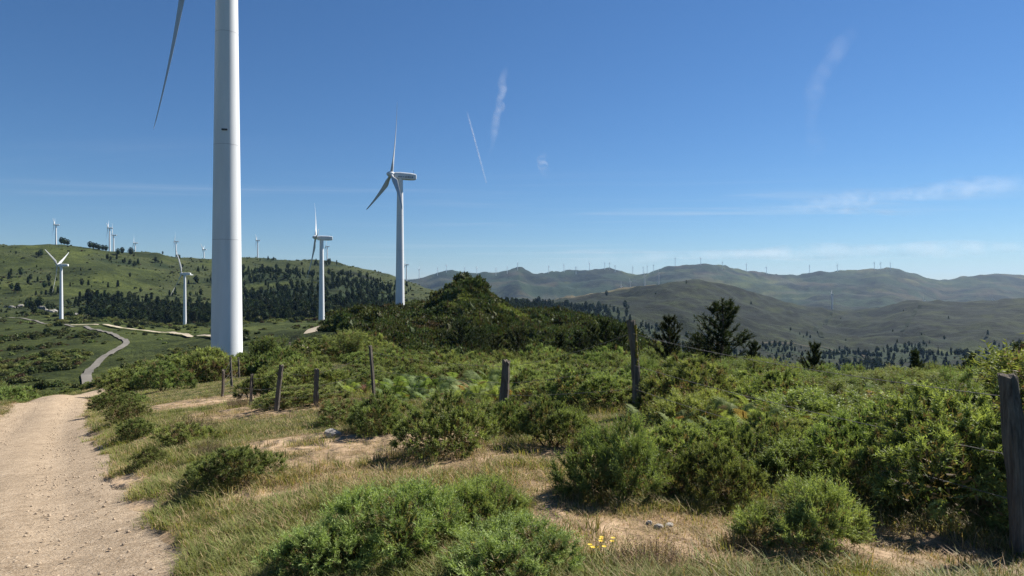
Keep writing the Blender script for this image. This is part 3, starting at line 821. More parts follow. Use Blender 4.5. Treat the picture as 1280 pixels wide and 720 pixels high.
def spiny_shoots(s, rng, base, axis, L, n_sp, sl, sw, young, dead):
    """shoots set with thin spines; arrays over shoots"""
    n = len(base)
    side = unit(np.cross(axis, rdir(rng, n)))
    col = np.stack([young, dead, np.zeros(n)], 1)
    s.tris(base - side * sw * 0.6, base + side * sw * 0.6, base + axis * L[:, None], col)
    for k in range(n_sp):
        t = (k + 0.3 + 0.6 * rng.random(n)) / n_sp
        p = base + axis * (L * t)[:, None]
        rad = unit(np.cross(axis, rdir(rng, n)))
        d = unit(rad * 1.0 + axis * (0.55 + 0.5 * t)[:, None])
        ln = sl * (1.15 - 0.45 * t) * (0.75 + 0.5 * rng.random(n))
        w = unit(np.cross(d, rdir(rng, n))) * (sw * (0.8 + 0.5 * rng.random(n)))[:, None]
        cc = col.copy(); cc[:, 0] = np.clip(col[:, 0] + 0.35 * (t - 0.5), 0, 1)
        s.tris(p - w, p + w, p + d * ln[:, None], cc)

def gorse_mesh(seed, n_shoot=1500, n_sp=13, L=0.17, sl=0.055, sw=0.0065, lumps=15, flat=0.75, upr=0.5, dead_p=0.06, mat=None, spread=0.74, young=(0.0, 1.0), per=12):
    rng = np.random.default_rng(seed); s = Soup()
    ang = rng.random(lumps) * 2 * np.pi; rad = spread * np.sqrt(rng.random(lumps)); rad[0] = 0.15
    rl = 0.22 + 0.20 * rng.random(lumps) ** 1.3; rl[0] = 0.42; rl[1:3] = 0.36
    zc = (0.14 + 0.62 * flat * (1 - (rad / 0.9) ** 2) * (0.55 + 0.5 * rng.random(lumps))).clip(0.10)
    Cn = np.stack([rad * np.cos(ang), rad * np.sin(ang), zc], 1)
    n_cl = max(n_shoot // per, 20); P, D = [], []
    tot = 0
    while tot < n_cl:                                   # branch ends spread over the lobes
        k = rng.choice(lumps, 600, p=rl ** 2 / np.sum(rl ** 2)); d = rdir(rng, 600)
        d = d[(keep := d[:, 2] > -0.40)]; k = k[keep]
        p = Cn[k] + d * rl[k][:, None] * (0.78 + 0.30 * rng.random(len(k)))[:, None]
        inside = (np.linalg.norm(p[:, None] - Cn[None], axis=2) < rl[None] * 0.76).any(1)
        ok = (~inside) & (p[:, 2] > 0.01)
        P.append(p[ok]); D.append(d[ok]); tot += ok.sum()
    P = np.concatenate(P)[:n_cl]; D = np.concatenate(D)[:n_cl]
    patch = fbm(P[:, 0] * 3 + seed, P[:, 1] * 3 + P[:, 2] * 2, seed, 3)
    cy_ = young[0] + (young[1] - young[0]) * np.clip(0.9 * rng.random(n_cl) ** 1.2 + 0.8 * (patch - 0.5), 0, 1)
    cd_ = ((rng.random(n_cl) + 0.6 * (patch - 0.5)) < dead_p) * (0.6 + 0.4 * rng.random(n_cl))
    P = np.repeat(P, per, 0); D = np.repeat(D, per, 0); n_shoot = len(P)
    ax = unit(D + np.array([0, 0, upr]) + 0.55 * rng.normal(size=P.shape))
    ln = L * (0.6 + 0.8 * rng.random(n_shoot)) * np.where(rng.random(n_shoot) < 0.08, 1.8, 1.0)
    yg = np.clip(np.repeat(cy_, per) + 0.12 * rng.normal(size=n_shoot), 0, 1)
    dd = np.clip(np.repeat(cd_, per) + (rng.random(n_shoot) < 0.03), 0, 1)
    spiny_shoots(s, rng, P - ax * (ln * 0.2)[:, None], ax, ln, n_sp, sl, sw, yg, dd)
    # older, browner growth and twigs inside the lobes
    m_ = 1800; k = rng.choice(lumps, m_, p=rl ** 2 / np.sum(rl ** 2)); d = rdir(rng, m_)
    p = Cn[k] + d * (rl[k] * (0.25 + 0.60 * rng.random(m_)))[:, None]; p[:, 2] = np.maximum(p[:, 2], 0.0)
    ax2 = unit(d + np.array([0, 0, 0.6]) + 0.6 * rng.normal(size=d.shape)); w2 = unit(np.cross(ax2, rdir(rng, m_))) * (0.006 + 0.008 * rng.random(m_))[:, None]
    l2 = (0.06 + 0.09 * rng.random(m_))[:, None]; c2 = np.stack([0.25 * rng.random(m_), (rng.random(m_) < 0.45) * 0.9, 0 * l2[:, 0]], 1)
    s.tris(p - w2, p + w2, p + ax2 * l2, c2)
    # woody stems to the ground
    for k in range(6):
        a = rng.random() * 6.28; q = Cn[rng.integers(lumps)]
        s.tube([(0.12 * np.cos(a), 0.12 * np.sin(a), -0.12), (q[0] * 0.5, q[1] * 0.5, q[2] * 0.5), q], 0.025, 0.01, (0, 1, 0), 4)
    return s.mesh("gorse", mat or M_GORSE)

def tall_gorse_mesh(seed, mat=None, n_arm=13, dens=1.0):
    """upright, candelabra shaped gorse with dark gaps, about 1.6 high"""
    rng = np.random.default_rng(seed); s = Soup()
    for k in range(n_arm):
        a = rng.random() * 6.28; out = 0.15 + 0.55 * rng.random(); h = 0.75 + 0.85 * rng.random()
        e = np.array([out * np.cos(a), out * np.sin(a), h])
        pts = [np.array([0.1 * np.cos(a), 0.1 * np.sin(a), -0.1]), e * np.array([0.75, 0.75, 0.45]), e]
        s.tube(pts, 0.022, 0.008, (0, 1, 0), 4)
        n = int(150 * dens * (0.7 + 0.6 * rng.random()))
        t = 0.25 + 0.75 * np.sqrt(rng.random(n))
        c = np.where(t[:, None] < 0.5, pts[0] + (pts[1] - pts[0]) * (t * 2)[:, None], pts[1] + (pts[2] - pts[1]) * (t * 2 - 1)[:, None])
        d = rdir(rng, n); r = (0.23 - 0.13 * t)
        P = c + d * r[:, None] * (0.4 + 0.6 * rng.random(n))[:, None]
        ax = unit(d + np.array([0, 0, 0.9]) + 0.3 * rng.normal(size=d.shape))
        yg = np.clip(0.1 + 0.5 * rng.random(n) + 0.25 * (t - 0.5), 0, 1); dd = (rng.random(n) < 0.22 * (1.2 - t)).astype(float)
        spiny_shoots(s, rng, P, ax, 0.10 + 0.10 * rng.random(n), 10, 0.05, 0.007, yg, dd)
    return s.mesh("tall_gorse", mat or M_GORSE)

def bracken_mesh(seed, fronds=9, dead=0.0):
    rng = np.random.default_rng(seed); s = Soup()
    for f in range(fronds):
        a = rng.random() * 6.28; L = 0.24 + 0.24 * rng.random(); dirh = np.array([np.cos(a), np.sin(a), 0.0])
        root = np.array([0.42 * rng.normal(), 0.42 * rng.normal(), 0.25 * rng.random()])
        m = 26; t = np.linspace(0, 1, m)
        pts = root + dirh * (L * (0.15 * t + 0.45 * t ** 2.1))[:, None] + np.array([0, 0, 1.0]) * (L * (1.1 * t - 0.36 * t ** 2.4))[:, None]
        yg = 0.25 + 0.65 * rng.random(); dd = 1.0 * (rng.random() < dead) * (0.6 + 0.4 * rng.random())
        s.tube(pts[::3], 0.006, 0.002, (yg, max(dd, 0.25), 0), 3)
        side = np.array([-np.sin(a), np.cos(a), 0.0]); side = unit(side + 0.3 * rng.normal(size=3) * np.array([0, 0, 1]))
        T = unit(np.gradient(pts, axis=0))
        for i in range(7, m):
            q = (i - 7) / (m - 7); pl = L * 0.40 * (np.sin(np.pi * (0.16 + 0.84 * q)) ** 0.8) * (0.9 + 0.2 * rng.random())
            for sg in (-1, 1):
                pd = unit(side * sg + T[i] * 0.45 + np.array([0, 0, -0.18]) + 0.08 * rng.normal(size=3))
                nl = 6; tt = (np.arange(nl) + 0.2) / nl
                b = pts[i] + pd * (pl * tt)[:, None]
                lw = pl * 0.16 * (1.15 - tt)[:, None]
                fw = unit(T[i] + 0.25 * pd)
                col = np.repeat([[np.clip(yg + 0.15 * rng.normal(), 0, 1), dd, 0]], nl, 0)
                w = pd * (pl / nl * 0.42)
                s.tris(b - w, b + w, b + fw * lw + w * 0.8, col); s.tris(b - w, b + w, b - fw * lw + w * 0.8, col)
    return s.mesh("bracken", M_BRACKEN)

def grass_mesh(seed, blades, hgt, spread, lean, wid, young, dead, mat=None, curl=0.5):
    rng = np.random.default_rng(seed); s = Soup(); n = blades
    a = rng.random(n) * 6.28; r = spread * np.sqrt(rng.random(n))
    b = np.stack([r * np.cos(a), r * np.sin(a), np.full(n, -0.02)], 1)
    la = a + 0.8 * rng.normal(size=n); d = np.stack([np.cos(la), np.sin(la), np.zeros(n)], 1)
    h = hgt * (0.45 + 0.75 * rng.random(n)); le = lean * (0.3 + 1.0 * rng.random(n))
    w = np.stack([-np.sin(la), np.cos(la), np.zeros(n)], 1) * (wid * (0.6 + 0.8 * rng.random(n)))[:, None]
    p1 = b + np.array([0, 0, 1]) * (h * 0.55)[:, None] + d * (h * le * 0.25)[:, None]
    p2 = b + np.array([0, 0, 1]) * (h * (1.0 - curl * 0.5 * le).clip(0.25))[:, None] + d * (h * le)[:, None]
    yg = np.clip(young + 0.3 * rng.normal(size=n), 0, 1); dd = np.where(rng.random(n) < dead, 0.55 + 0.45 * rng.random(n), 0.12 * rng.random(n))
    col = np.stack([yg, dd, np.zeros(n)], 1)
    s.tris(b - w, b + w, p1 + w * 0.7, col); s.tris(b - w, p1 + w * 0.7, p1 - w * 0.7, col); s.tris(p1 - w * 0.7, p1 + w * 0.7, p2, col)
    return s.mesh("grass_tuft", mat or M_GRASS)

def heather_mesh(seed, n=420, bloom=0.6):
    rng = np.random.default_rng(seed); s = Soup()
    a = rng.random(n) * 6.28; r = 0.5 * np.sqrt(rng.random(n)); b = np.stack([r * np.cos(a), r * np.sin(a), np.zeros(n)], 1)
    ax = unit(np.stack([np.cos(a) * r * 0.9, np.sin(a) * r * 0.9, np.full(n, 0.8)], 1) + 0.18 * rng.normal(size=(n, 3)))
    L = 0.42 * (0.7 + 0.5 * rng.random(n)) * (1.15 - 0.7 * r)
    yg = np.where(rng.random(n) < bloom, 0.6 + 0.4 * rng.random(n), 0.3 * rng.random(n)); dd = (rng.random(n) < 0.2) * 0.8
    spiny_shoots(s, rng, b, ax, L, 12, 0.03, 0.005, yg, dd)
    return s.mesh("heather", M_HEATHER)

def far_shrub_mesh(seed, n=150, mat=None, size=0.20, flat=0.75):
    """low shrub for the middle distance: leaf-clump triangles over a lumpy dome"""
    rng = np.random.default_rng(seed); s = Soup(); lumps = 6
    ang = rng.random(lumps) * 6.28; rad = 0.6 * np.sqrt(rng.random(lumps)); rad[0] = 0
    C = np.stack([rad * np.cos(ang), rad * np.sin(ang), flat * (0.2 + 0.3 * rng.random(lumps))], 1); rl = 0.3 + 0.25 * rng.random(lumps)
    k = rng.integers(lumps, size=n); d = rdir(rng, n); d[:, 2] = np.abs(d[:, 2]) * 0.9 - 0.15 * rng.random(n); d = unit(d)
    P = C[k] + d * rl[k][:, None] * (0.85 + 0.25 * rng.random(n))[:, None]; P[:, 2] = np.maximum(P[:, 2], 0.02)
    yg = np.clip(0.2 + 0.5 * rng.random(n), 0, 1); dd = (rng.random(n) < 0.12) * 0.8
    col = np.stack([yg, dd, 0 * yg], 1)
    for q in range(2):
        w = unit(np.cross(d, rdir(rng, n))) * (size * 0.5)
        up = unit(d + 0.5 * rdir(rng, n) + np.array([0, 0, 0.4])) * size * (0.8 + 0.6 * rng.random(n))[:, None]
        s.tris(P - w - up * 0.3, P + w - up * 0.3, P + up * 0.8, col)
    for c, r in zip(C, rl): s.blob(c, r * 0.86, rng, (0.25, 0.1, 0), (7, 5), 0.95, 0.25)
    return s.mesh("shrub", mat or M_SCRUB)

def far_pine_meshes(seed, tall=1.0, rnd=0.0, n=190):
    """distant conifer, unit height; returns (trunk, crown)"""
    rng = np.random.default_rng(seed)
    tr = Soup(); tr.tube([(0, 0, -0.05), (0.01, 0, 0.45), (0, 0.01, 0.93)], 0.022, 0.006, (0, 0, 0), 5)
    s = Soup(); z = 0.14 + 0.86 * rng.random(n) ** 0.9
    R = np.where(rnd > 0.5, 0.27 * np.sin(np.pi * np.clip((z - 0.1) / 0.92, 0, 1)) ** 0.7, 0.20 * (1.06 - z) ** 0.8 + 0.015) * (0.75 + 0.5 * vnoise(z * 9, z * 0 + seed, seed))
    a = rng.random(n) * 6.28; r = R * (0.45 + 0.55 * rng.random(n))
    P = np.stack([r * np.cos(a), r * np.sin(a), z], 1); o = np.stack([np.cos(a), np.sin(a), 0.35 + 0 * a], 1)
    yg = rng.random(n); col = np.stack([yg, 0.0 * yg, 0 * yg], 1); sz = 0.075
    for q in range(3):
        w = unit(np.cross(o, rdir(rng, n))) * sz * 0.55; up = unit(o + 0.6 * rdir(rng, n)) * sz * (0.7 + 0.7 * rng.random(n))[:, None]
        s.tris(P - w, P + w, P + up, col)
    s.blob(np.array([0, 0, 0.5]), 0.13 if rnd < 0.5 else 0.19, rng, (0.1, 0, 0), (7, 7), 2.4 if rnd < 0.5 else 1.6, 0.2)
    return tr.mesh("trunk", M_BARK), s.mesh("crown", M_FARPINE)

def pine_meshes(seed, whorls=9, dens=1.0, spread=0.34, up=0.75):
    """young maritime pine of unit height with upswept, bottle-brush branches"""
    rng = np.random.default_rng(seed); tr = Soup(); s = Soup()
    tr.tube([(0, 0, -0.04), (0.012, 0.0, 0.35), (-0.008, 0.01, 0.7), (0.0, 0, 0.98)], 0.020, 0.004, (0, 0, 0), 7)
    shoots = []
    for w in range(whorls):
        zw = 0.10 + 0.84 * (w + 0.35 * rng.random()) / whorls
        nb = 4 + rng.integers(3)
        a0 = rng.random() * 6.28
        for b in range(nb):
            if rng.random() < 0.12: continue
            a = a0 + b * 6.28 / nb + 0.35 * rng.normal(); L = spread * (1.12 - zw) ** 0.75 * (0.55 + 0.75 * rng.random())
            d = np.array([np.cos(a), np.sin(a), 0]); t = np.linspace(0, 1, 6)[:, None]
            pts = np.array([0, 0, zw]) + d * (L * (t - 0.12 * t ** 2)) + np.array([0, 0, 1]) * (L * up * t ** 1.7)
            tr.tube(pts, 0.006, 0.002, (0, 0, 0), 4)
            shoots.append((pts[-1], unit(pts[-1] - pts[-3])))
            for q in range(3 + rng.integers(3)):
                i = rng.integers(1, 5); p = pts[i]; dd = unit(unit(pts[i + 1] - pts[i]) + 0.75 * rng.normal(size=3) * np.array([1, 1, 0.4]) + np.array([0, 0, 0.5]))
                ll = L * 0.32 * (0.5 + rng.random()); e = p + dd * ll
                tr.tube([p, e], 0.003, 0.0015, (0, 0, 0), 3); shoots.append((e, dd)); shoots.append(((p + e) / 2, dd))
    for k in range(5): shoots.append((np.array([0, 0, 0.86 + 0.03 * k]), np.array([0, 0, 1.0])))
    for e, dd in shoots:
        n = int(46 * dens); tt = rng.random(n)
        P = e + dd * ((tt - 0.75) * 0.085)[:, None]
        nd = unit(dd * 0.9 + rdir(rng, n) * 0.85); ln = 0.042 * (0.7 + 0.5 * rng.random(n))
        w = unit(np.cross(nd, rdir(rng, n))) * 0.0030
        yg = np.clip(0.25 + 0.5 * rng.random(n) + 0.2 * (tt - 0.5), 0, 1); col = np.stack([yg, (rng.random(n) < 0.03) * 0.8, 0 * yg], 1)
        s.tris(P - w, P + w, P + nd * ln[:, None], col)
    return tr.mesh("trunk", M_BARK), s.mesh("crown", M_PINE)

# ------------------------------------------------------------------ scattering for uncountable cover (geometry nodes, kind = stuff)
def scatter(name, protos, P, scale, rotz, idx, tilt=None):
    col = bpy.data.collections.new(name + "_source")
    for k, me in enumerate(protos):
        o = bpy.data.objects.new("%s_source_%02d" % (name, k), me); col.objects.link(o)
    me = bpy.data.meshes.new(name); me.vertices.add(len(P)); me.vertices.foreach_set("co", np.asarray(P, np.float32).ravel())
    a = me.attributes.new("scl", 'FLOAT_VECTOR', 'POINT'); sc = np.asarray(scale, np.float32)
    if sc.ndim == 1: sc = np.repeat(sc[:, None], 3, 1)
    a.data.foreach_set("vector", np.ascontiguousarray(sc, np.float32).ravel())
    a = me.attributes.new("rot", 'FLOAT_VECTOR', 'POINT'); rt = np.zeros((len(P), 3), np.float32); rt[:, 2] = rotz
    if tilt is not None: rt[:, :2] = tilt
    a.data.foreach_set("vector", rt.ravel())
    a = me.attributes.new("pick", 'INT', 'POINT'); a.data.foreach_set("value", np.asarray(idx, np.int32))
    o = obj(name, me, kind="stuff")
    g = bpy.data.node_groups.new(name, 'GeometryNodeTree')
    g.interface.new_socket("Geometry", in_out='INPUT', socket_type='NodeSocketGeometry')
    g.interface.new_socket("Geometry", in_out='OUTPUT', socket_type='NodeSocketGeometry')
    n, l = g.nodes, g.links
    gi, go = n.new("NodeGroupInput"), n.new("NodeGroupOutput")
    ci = n.new("GeometryNodeCollectionInfo"); ci.inputs["Collection"].default_value = col
    ci.inputs["Separate Children"].default_value = True; ci.inputs["Reset Children"].default_value = True
    ip = n.new("GeometryNodeInstanceOnPoints"); ip.inputs["Pick Instance"].default_value = True
    def na(nm, tp):
        q = n.new("GeometryNodeInputNamedAttribute"); q.data_type = tp; q.inputs["Name"].default_value = nm
        return [s for s in q.outputs if s.enabled and s.name == "Attribute"][0]
    e2r = n.new("FunctionNodeEulerToRotation")
    l.new(gi.outputs[0], ip.inputs["Points"]); l.new(ci.outputs[0], ip.inputs["Instance"])
    l.new(na("pick", 'INT'), ip.inputs["Instance Index"]); l.new(na("rot", 'FLOAT_VECTOR'), e2r.inputs[0])
    l.new(e2r.outputs[0], ip.inputs["Rotation"]); l.new(na("scl", 'FLOAT_VECTOR'), ip.inputs["Scale"])
    l.new(ip.outputs[0], go.inputs[0])
    md = o.modifiers.new("scatter", 'NODES'); md.node_group = g
    return o
# small dark fitting on the big tower's face
_z = tower_rad(23.0)
_d = Vector((-BIG.location.x, -BIG.location.y, 0)).normalized(); _d.rotate(Matrix.Rotation(math.radians(-10), 3, 'Z'))
V_, Q_, _n = box_rings([(-0.02, 0.01, -0.01, 0.01), (-0.02, 0.28, -0.09, 0.09), (0.07, 0.28, -0.09, 0.09), (0.09, 0.2, -0.05, 0.05), (0.09, 0.01, -0.01, 0.01)])
_o = obj("tower_vent", mesh_np("tower_vent", V_, quads=Q_, mat=M_DARK), BIG, (_d.x * _z, _d.y * _z, 23.0)); _o.rotation_euler = (0, 0, math.atan2(_d.y, _d.x))

# ------------------------------------------------------------------ fences
def post_mesh(base, top, rad, seed):
    rng = np.random.default_rng(seed); base = np.asarray(base, float); top = np.asarray(top, float)
    ax = unit(top - base); sx = unit(np.cross(ax, [0.3, 1, 0])); sy = np.cross(ax, sx); seg, rings = 12, 12
    V = []; L = np.linalg.norm(top - base); lobes = 1 + 0.16 * rng.normal(size=seg)
    bow = 0.012 * rng.normal(size=2)
    for i in range(rings):
        t = i / (rings - 1); c = base + (top - base) * t + (sx * bow[0] + sy * bow[1]) * math.sin(math.pi * t) * L
        r = rad * (1.12 - 0.2 * t) * (1 + 0.07 * rng.normal())
        for k in range(seg):
            a = 2 * math.pi * k / seg; q = r * lobes[k] * (1 + 0.04 * rng.normal())
            V.append(c + (sx * math.cos(a) + sy * math.sin(a)) * q)
    c = top + ax * 0.012
    for k in range(seg): V[-seg + k] = V[-seg + k] + ax * (0.02 * rng.normal())
    V.append(c); V = np.array(V) - base
    Q = [(i * seg + k, i * seg + (k + 1) % seg, (i + 1) * seg + (k + 1) % seg, (i + 1) * seg + k) for i in range(rings - 1) for k in range(seg)]
    T = [((rings - 1) * seg + k, (rings - 1) * seg + (k + 1) % seg, len(V) - 1) for k in range(seg)]
    return mesh_np("post", V, tris=np.array(T), quads=np.array(Q), mat=M_POST, smooth=False)

def wire_mesh(A, B, sag, rad, seed, barbs=True):
    rng = np.random.default_rng(seed); s = Soup(); A = np.asarray(A); B = np.asarray(B)
    L = np.linalg.norm(B - A); m = 14; t = np.linspace(0, 1, m)[:, None]
    P = A + (B - A) * t - np.array([0, 0, 1]) * (sag * 4 * t * (1 - t))
    s.tube(P - A, rad, rad, (0, 0, 0), 5)
    if barbs:
        for k in range(int(L / 0.16)):
            u = (k + 0.5) * 0.16 / L; p = A + (B - A) * u - np.array([0, 0, sag * 4 * u * (1 - u)]) - A
            for q in range(2):
                d = rdir(rng, 1)[0] * 0.018; s.tube([p - d, p + d], rad * 0.7, rad * 0.3, (0, 0, 0), 3)
    return s.mesh("wire", M_WIRE)

def fence(name, label, posts, rad, fr, group=None, barbs=True, wr=0.0026, hmul=1.0):
    """posts: (px base, row base, px top, row top); rows of the top give the height"""
    ends = []
    for px, py, qx, qy in posts:
        g = at(px, py, HG); z = HGs(*g)
        yt = g[1] + 0.006 * (px - qx); top = np.array([(qx - 640) / F * yt, yt, CAM_Z + (360 - qy) / F * yt])
        ends.append((np.array([g[0], g[1], z]), top))
    root = empty(name, ends[0][0], label, "fence", group)
    for k, (b, t) in enumerate(ends):
        bb = b - unit(t - b) * 0.25
        obj("post", post_mesh(bb, t, rad[k] if isinstance(rad, (list, tuple)) else rad, 100 + k), root, Vector(bb - ends[0][0]))
    for k in range(len(ends) - 1):
        for j, f in enumerate(fr):
            A = ends[k][0] + (ends[k][1] - ends[k][0]) * f; B = ends[k + 1][0] + (ends[k + 1][1] - ends[k + 1][0]) * f
            obj("wire", wire_mesh(A, B, 0.03 + 0.02 * j, wr, k * 7 + j, barbs), root, Vector(A - ends[0][0]))
    return root, ends

FENCE_POSTS = [(1275, 694, 1259, 470), (794, 522, 788, 402), (629, 513, 633, 451), (468, 499, 463, 432), (395, 509, 396, 461), (346, 514, 352, 457), (314, 508, 315, 468),
               (277, 496, 279, 463), (290, 484, 288, 446), (299, 473, 298, 447), (305, 466, 304, 445), (310, 462, 311, 440)]
FROOT, FENDS = fence("wire_fence", "barbed wire fence on weathered leaning posts running past the bushes", FENCE_POSTS,
                     [0.055, 0.066, 0.07, 0.05, 0.055, 0.05, 0.045, 0.05, 0.05, 0.05, 0.05, 0.05], (0.30, 0.55, 0.88))
# mossy streak on the second post
_b, _t = FENDS[1]
_s = Soup(); _r = np.random.default_rng(5)
for k in range(60):
    f = 0.55 + 0.40 * _r.random(); a = -0.5 + 1.2 * _r.random()
    p = (_b + (_t - _b) * f) - _b + 0.075 * np.array([math.cos(a), -math.sin(a + 0.6), 0])
    _s.blob(p, 0.012 + 0.012 * _r.random(), _r, (0, 0, 0), (6, 4), 1.4, 0.3)
_mo = obj("moss", _s.mesh("moss", M_LICHEN), FROOT, Vector(_b - FENDS[0][0]), kind="stuff"); _mo["label"] = "yellow moss along the side of the second post"
fence("path_fence", "thin wire fence beside the pale path beyond the tower", [(336, 449, 336, 437), (345, 448, 345, 438), (362, 446, 362, 428), (379, 443, 379, 432)], 0.09, (0.5, 0.9), None, False, 0.004)

# ------------------------------------------------------------------ shrubs and plants that stand out: one object each
GORSE = [gorse_mesh(20 + k, 4200, 11, L=0.115, sl=0.043, sw=0.0058, lumps=13 + 2 * k) for k in range(5)]
GORSE_DRY = [gorse_mesh(40 + k, 3400, 11, L=0.115, sl=0.043, sw=0.0058, dead_p=0.42, young=(0.1, 0.5)) for k in range(2)]
BROOM = [gorse_mesh(60 + k, 2800, 11, L=0.22, sl=0.065, sw=0.006, upr=0.8, young=(0.2, 1.0), flat=0.7, dead_p=0.03) for k in range(3)]
TALL = [tall_gorse_mesh(80 + k) for k in range(4)]
BRACK = [bracken_mesh(100 + k, 44, 0.08) for k in range(4)]
BRACK_DEAD = [bracken_mesh(110 + k, 16, 1.0) for k in range(2)]
HEATH = [heather_mesh(120 + k, 420, 0.65) for k in range(2)]
HEATH_BROWN = [heather_mesh(124 + k, 420, 0.15) for k in range(2)]
prng = np.random.default_rng(77)
PLANTS = []                                          # (x, y, radius) of everything planted singly
def plant(name, me, x, y, sx, sz, label, cat, group=None, sink=0.03, sy=None):
    o = obj(name, me, None, (x, y, HGs(x, y) - sink), label, cat, group)
    o.rotation_euler = (prng.normal() * 0.06, prng.normal() * 0.06, prng.random() * 6.28)
    o.scale = (sx, sy or sx * (0.85 + 0.3 * prng.random()), sz)
    PLANTS.append((x, y, sx * 0.8))
    return o
def bush(px, py, w, h, kind, label, Y=None, name="gorse_bush", cat="bush", group="single bushes"):
    """base row and pixel size as surveyed"""
    x, y = (at(px, py, HG) if Y is None else np.array(tat(px, Y)))
    fam = {"g": GORSE, "d": GORSE_DRY, "b": BROOM, "t": TALL, "f": BRACK, "h": HEATH, "hb": HEATH_BROWN, "fd": BRACK_DEAD}[kind]
    me = fam[prng.integers(len(fam))]
    uw, uh = {"g": (1.85, 0.95), "d": (1.85, 0.95), "b": (1.95, 1.0), "t": (1.6, 1.6), "f": (1.6, 0.65), "h": (1.2, 0.45), "hb": (1.2, 0.45), "fd": (1.5, 0.75)}[kind]
    W = w / F * y; Hh = h / F * y
    y2 = y + W * 0.30                                   # the base row is the front of the bush
    return plant(name, me, x * y2 / y, y2, W / uw, Hh / uh, label, cat, group)

singles = [
 (300, 612, 118, 52, "g", "dark gorse clump on the grassy verge beside the track, nearest the camera"),
 (262, 604, 60, 34, "g", "small dark gorse at the left foot of the verge clump"),
 (228, 562, 84, 34, "g", "low dark gorse on the track verge, with brown heather beside it"),
 (186, 585, 46, 26, "g", "low gorse leaning over the track edge"),
 (172, 548, 52, 26, "g", "low gorse at the track edge behind the brown heather"),
 (160, 528, 56, 24, "g", "rounded gorse on the verge near the bend of the track"),
 (142, 514, 52, 24, "g", "small gorse cushion at the bend of the track"),
 (166, 507, 46, 18, "g", "farthest gorse cushion along the bend verge"),
 (203, 490, 66, 33, "g", "large dark round gorse bush left of the tower base"),
 (186, 488, 30, 24, "g", "gorse joined to the left side of the large round bush"),
 (480, 541, 90, 50, "g", "round gorse bush beside the pale stone"),
 (560, 571, 126, 78, "g", "broad dark gorse bush in the middle of the dry grass"),
 (690, 563, 118, 66, "g", "spreading gorse bush right of the broad middle bush"),
 (640, 548, 60, 44, "g", "small gorse bush between the two middle bushes"),
 (424, 532, 80, 34, "d", "brown tinged gorse mound behind the pale stone"),
 (775, 632, 138, 100, "b", "tall soft green shrub at the edge of the bare earth"),
 (888, 640, 118, 84, "g", "dense gorse bush right of the tall soft shrub"),
 (960, 600, 110, 80, "g", "gorse bush behind the grass tussock at right"),
 (1012, 706, 170, 92, "b", "bright green shrub in the lower right foreground"),
 (1110, 640, 120, 90, "g", "gorse bush in the deep shade before the right post"),
 (490, 714, 215, 96, "b", "large bright shrub at the bottom centre of the picture"),
 (606, 672, 130, 72, "b", "green shrub with brown heather behind the bottom shrub"),
 (650, 740, 190, 80, "b", "low shrub at the bottom edge beside the yellow flowers"),
 (400, 735, 160, 62, "b", "low shrub at the bottom edge near the track"),
 (672, 470, 66, 40, "g", "large rounded bright bush before the knoll"),
 (826, 470, 92, 44, "g", "large rounded gorse bush right of the mossy post"),
 (962, 500, 70, 56, "t", "upright branching gorse standing above the bracken"),
 (404, 452, 20, 10, "g", "lone round bush on the bright grass below the knoll"),
 (246, 473, 36, 24, "g", "gorse in the hedge at the foot of the big tower, left end"),
 (275, 466, 40, 26, "g", "gorse in the hedge right before the big tower base"),
 (300, 462, 36, 22, "g", "gorse in the hedge at the right side of the tower base"),
 (326, 466, 40, 26, "g", "gorse bush right of the thin far posts"),
 (322, 500, 50, 34, "g", "gorse bush growing through the fence between two thin posts"),
 (345, 478, 40, 26, "g", "gorse bush behind the leaning fence post"),
]
for px, py, w, h, k, lab in singles: bush(px, py, w, h, k, lab)
for px, py, w, h, k, lab in [
 (815, 728, 110, 44, "h", "purple grey heather tuft at the bottom edge"),
 (236, 552, 60, 34, "hb", "brown heather on the verge above the track"),
 (262, 574, 40, 26, "hb", "brown heather between the two verge gorse clumps"),
 (606, 640, 64, 52, "hb", "brown heather rising behind the bottom shrubs"),
 (300, 509, 34, 12, "h", "reddish heather patch beside the thin post"),
 (262, 468, 34, 18, "hb", "reddish brown heather mound in the hedge by the tower"),
 (930, 690, 60, 24, "hb", "brown heather on the bare ground at lower right"),
 (440, 520, 40, 26, "hb", "rust coloured heather on the mound behind the pale stone")]:
    bush(px, py, w, h, k, lab, name="heather", cat="heather", group="heather tufts")
for px, py, w, h, k, lab in [
 (905, 475, 120, 28, "fd", "rust brown bracken below the largest young pine"),
 (1180, 600, 90, 44, "fd", "reddish dead bracken in the shade left of the right post"),
 (1225, 590, 60, 60, "f", "green bracken fronds just left of the right post"),
 (425, 495, 60, 36, "f", "light green bracken at the foot of the fence posts")]:
    bush(px, py, w, h, k, lab, name="bracken_fern", cat="fern", group="single ferns")

for _px, _Y, _w, _h, _lab in ((1400, 5.6, 1.15, 0.72, "tall gorse at the right picture edge behind the right post"), (1440, 5.2, 1.3, 1.0, "tall gorse just outside the right edge, shading the post"), (1330, 7.6, 1.2, 0.75, "tall gorse farther back beside the right edge")):
    _x, _y = tat(_px, _Y); plant("tall_gorse", TALL[int(_px) % 4], _x, _y, _w, _h, _lab, "bush", "single bushes")
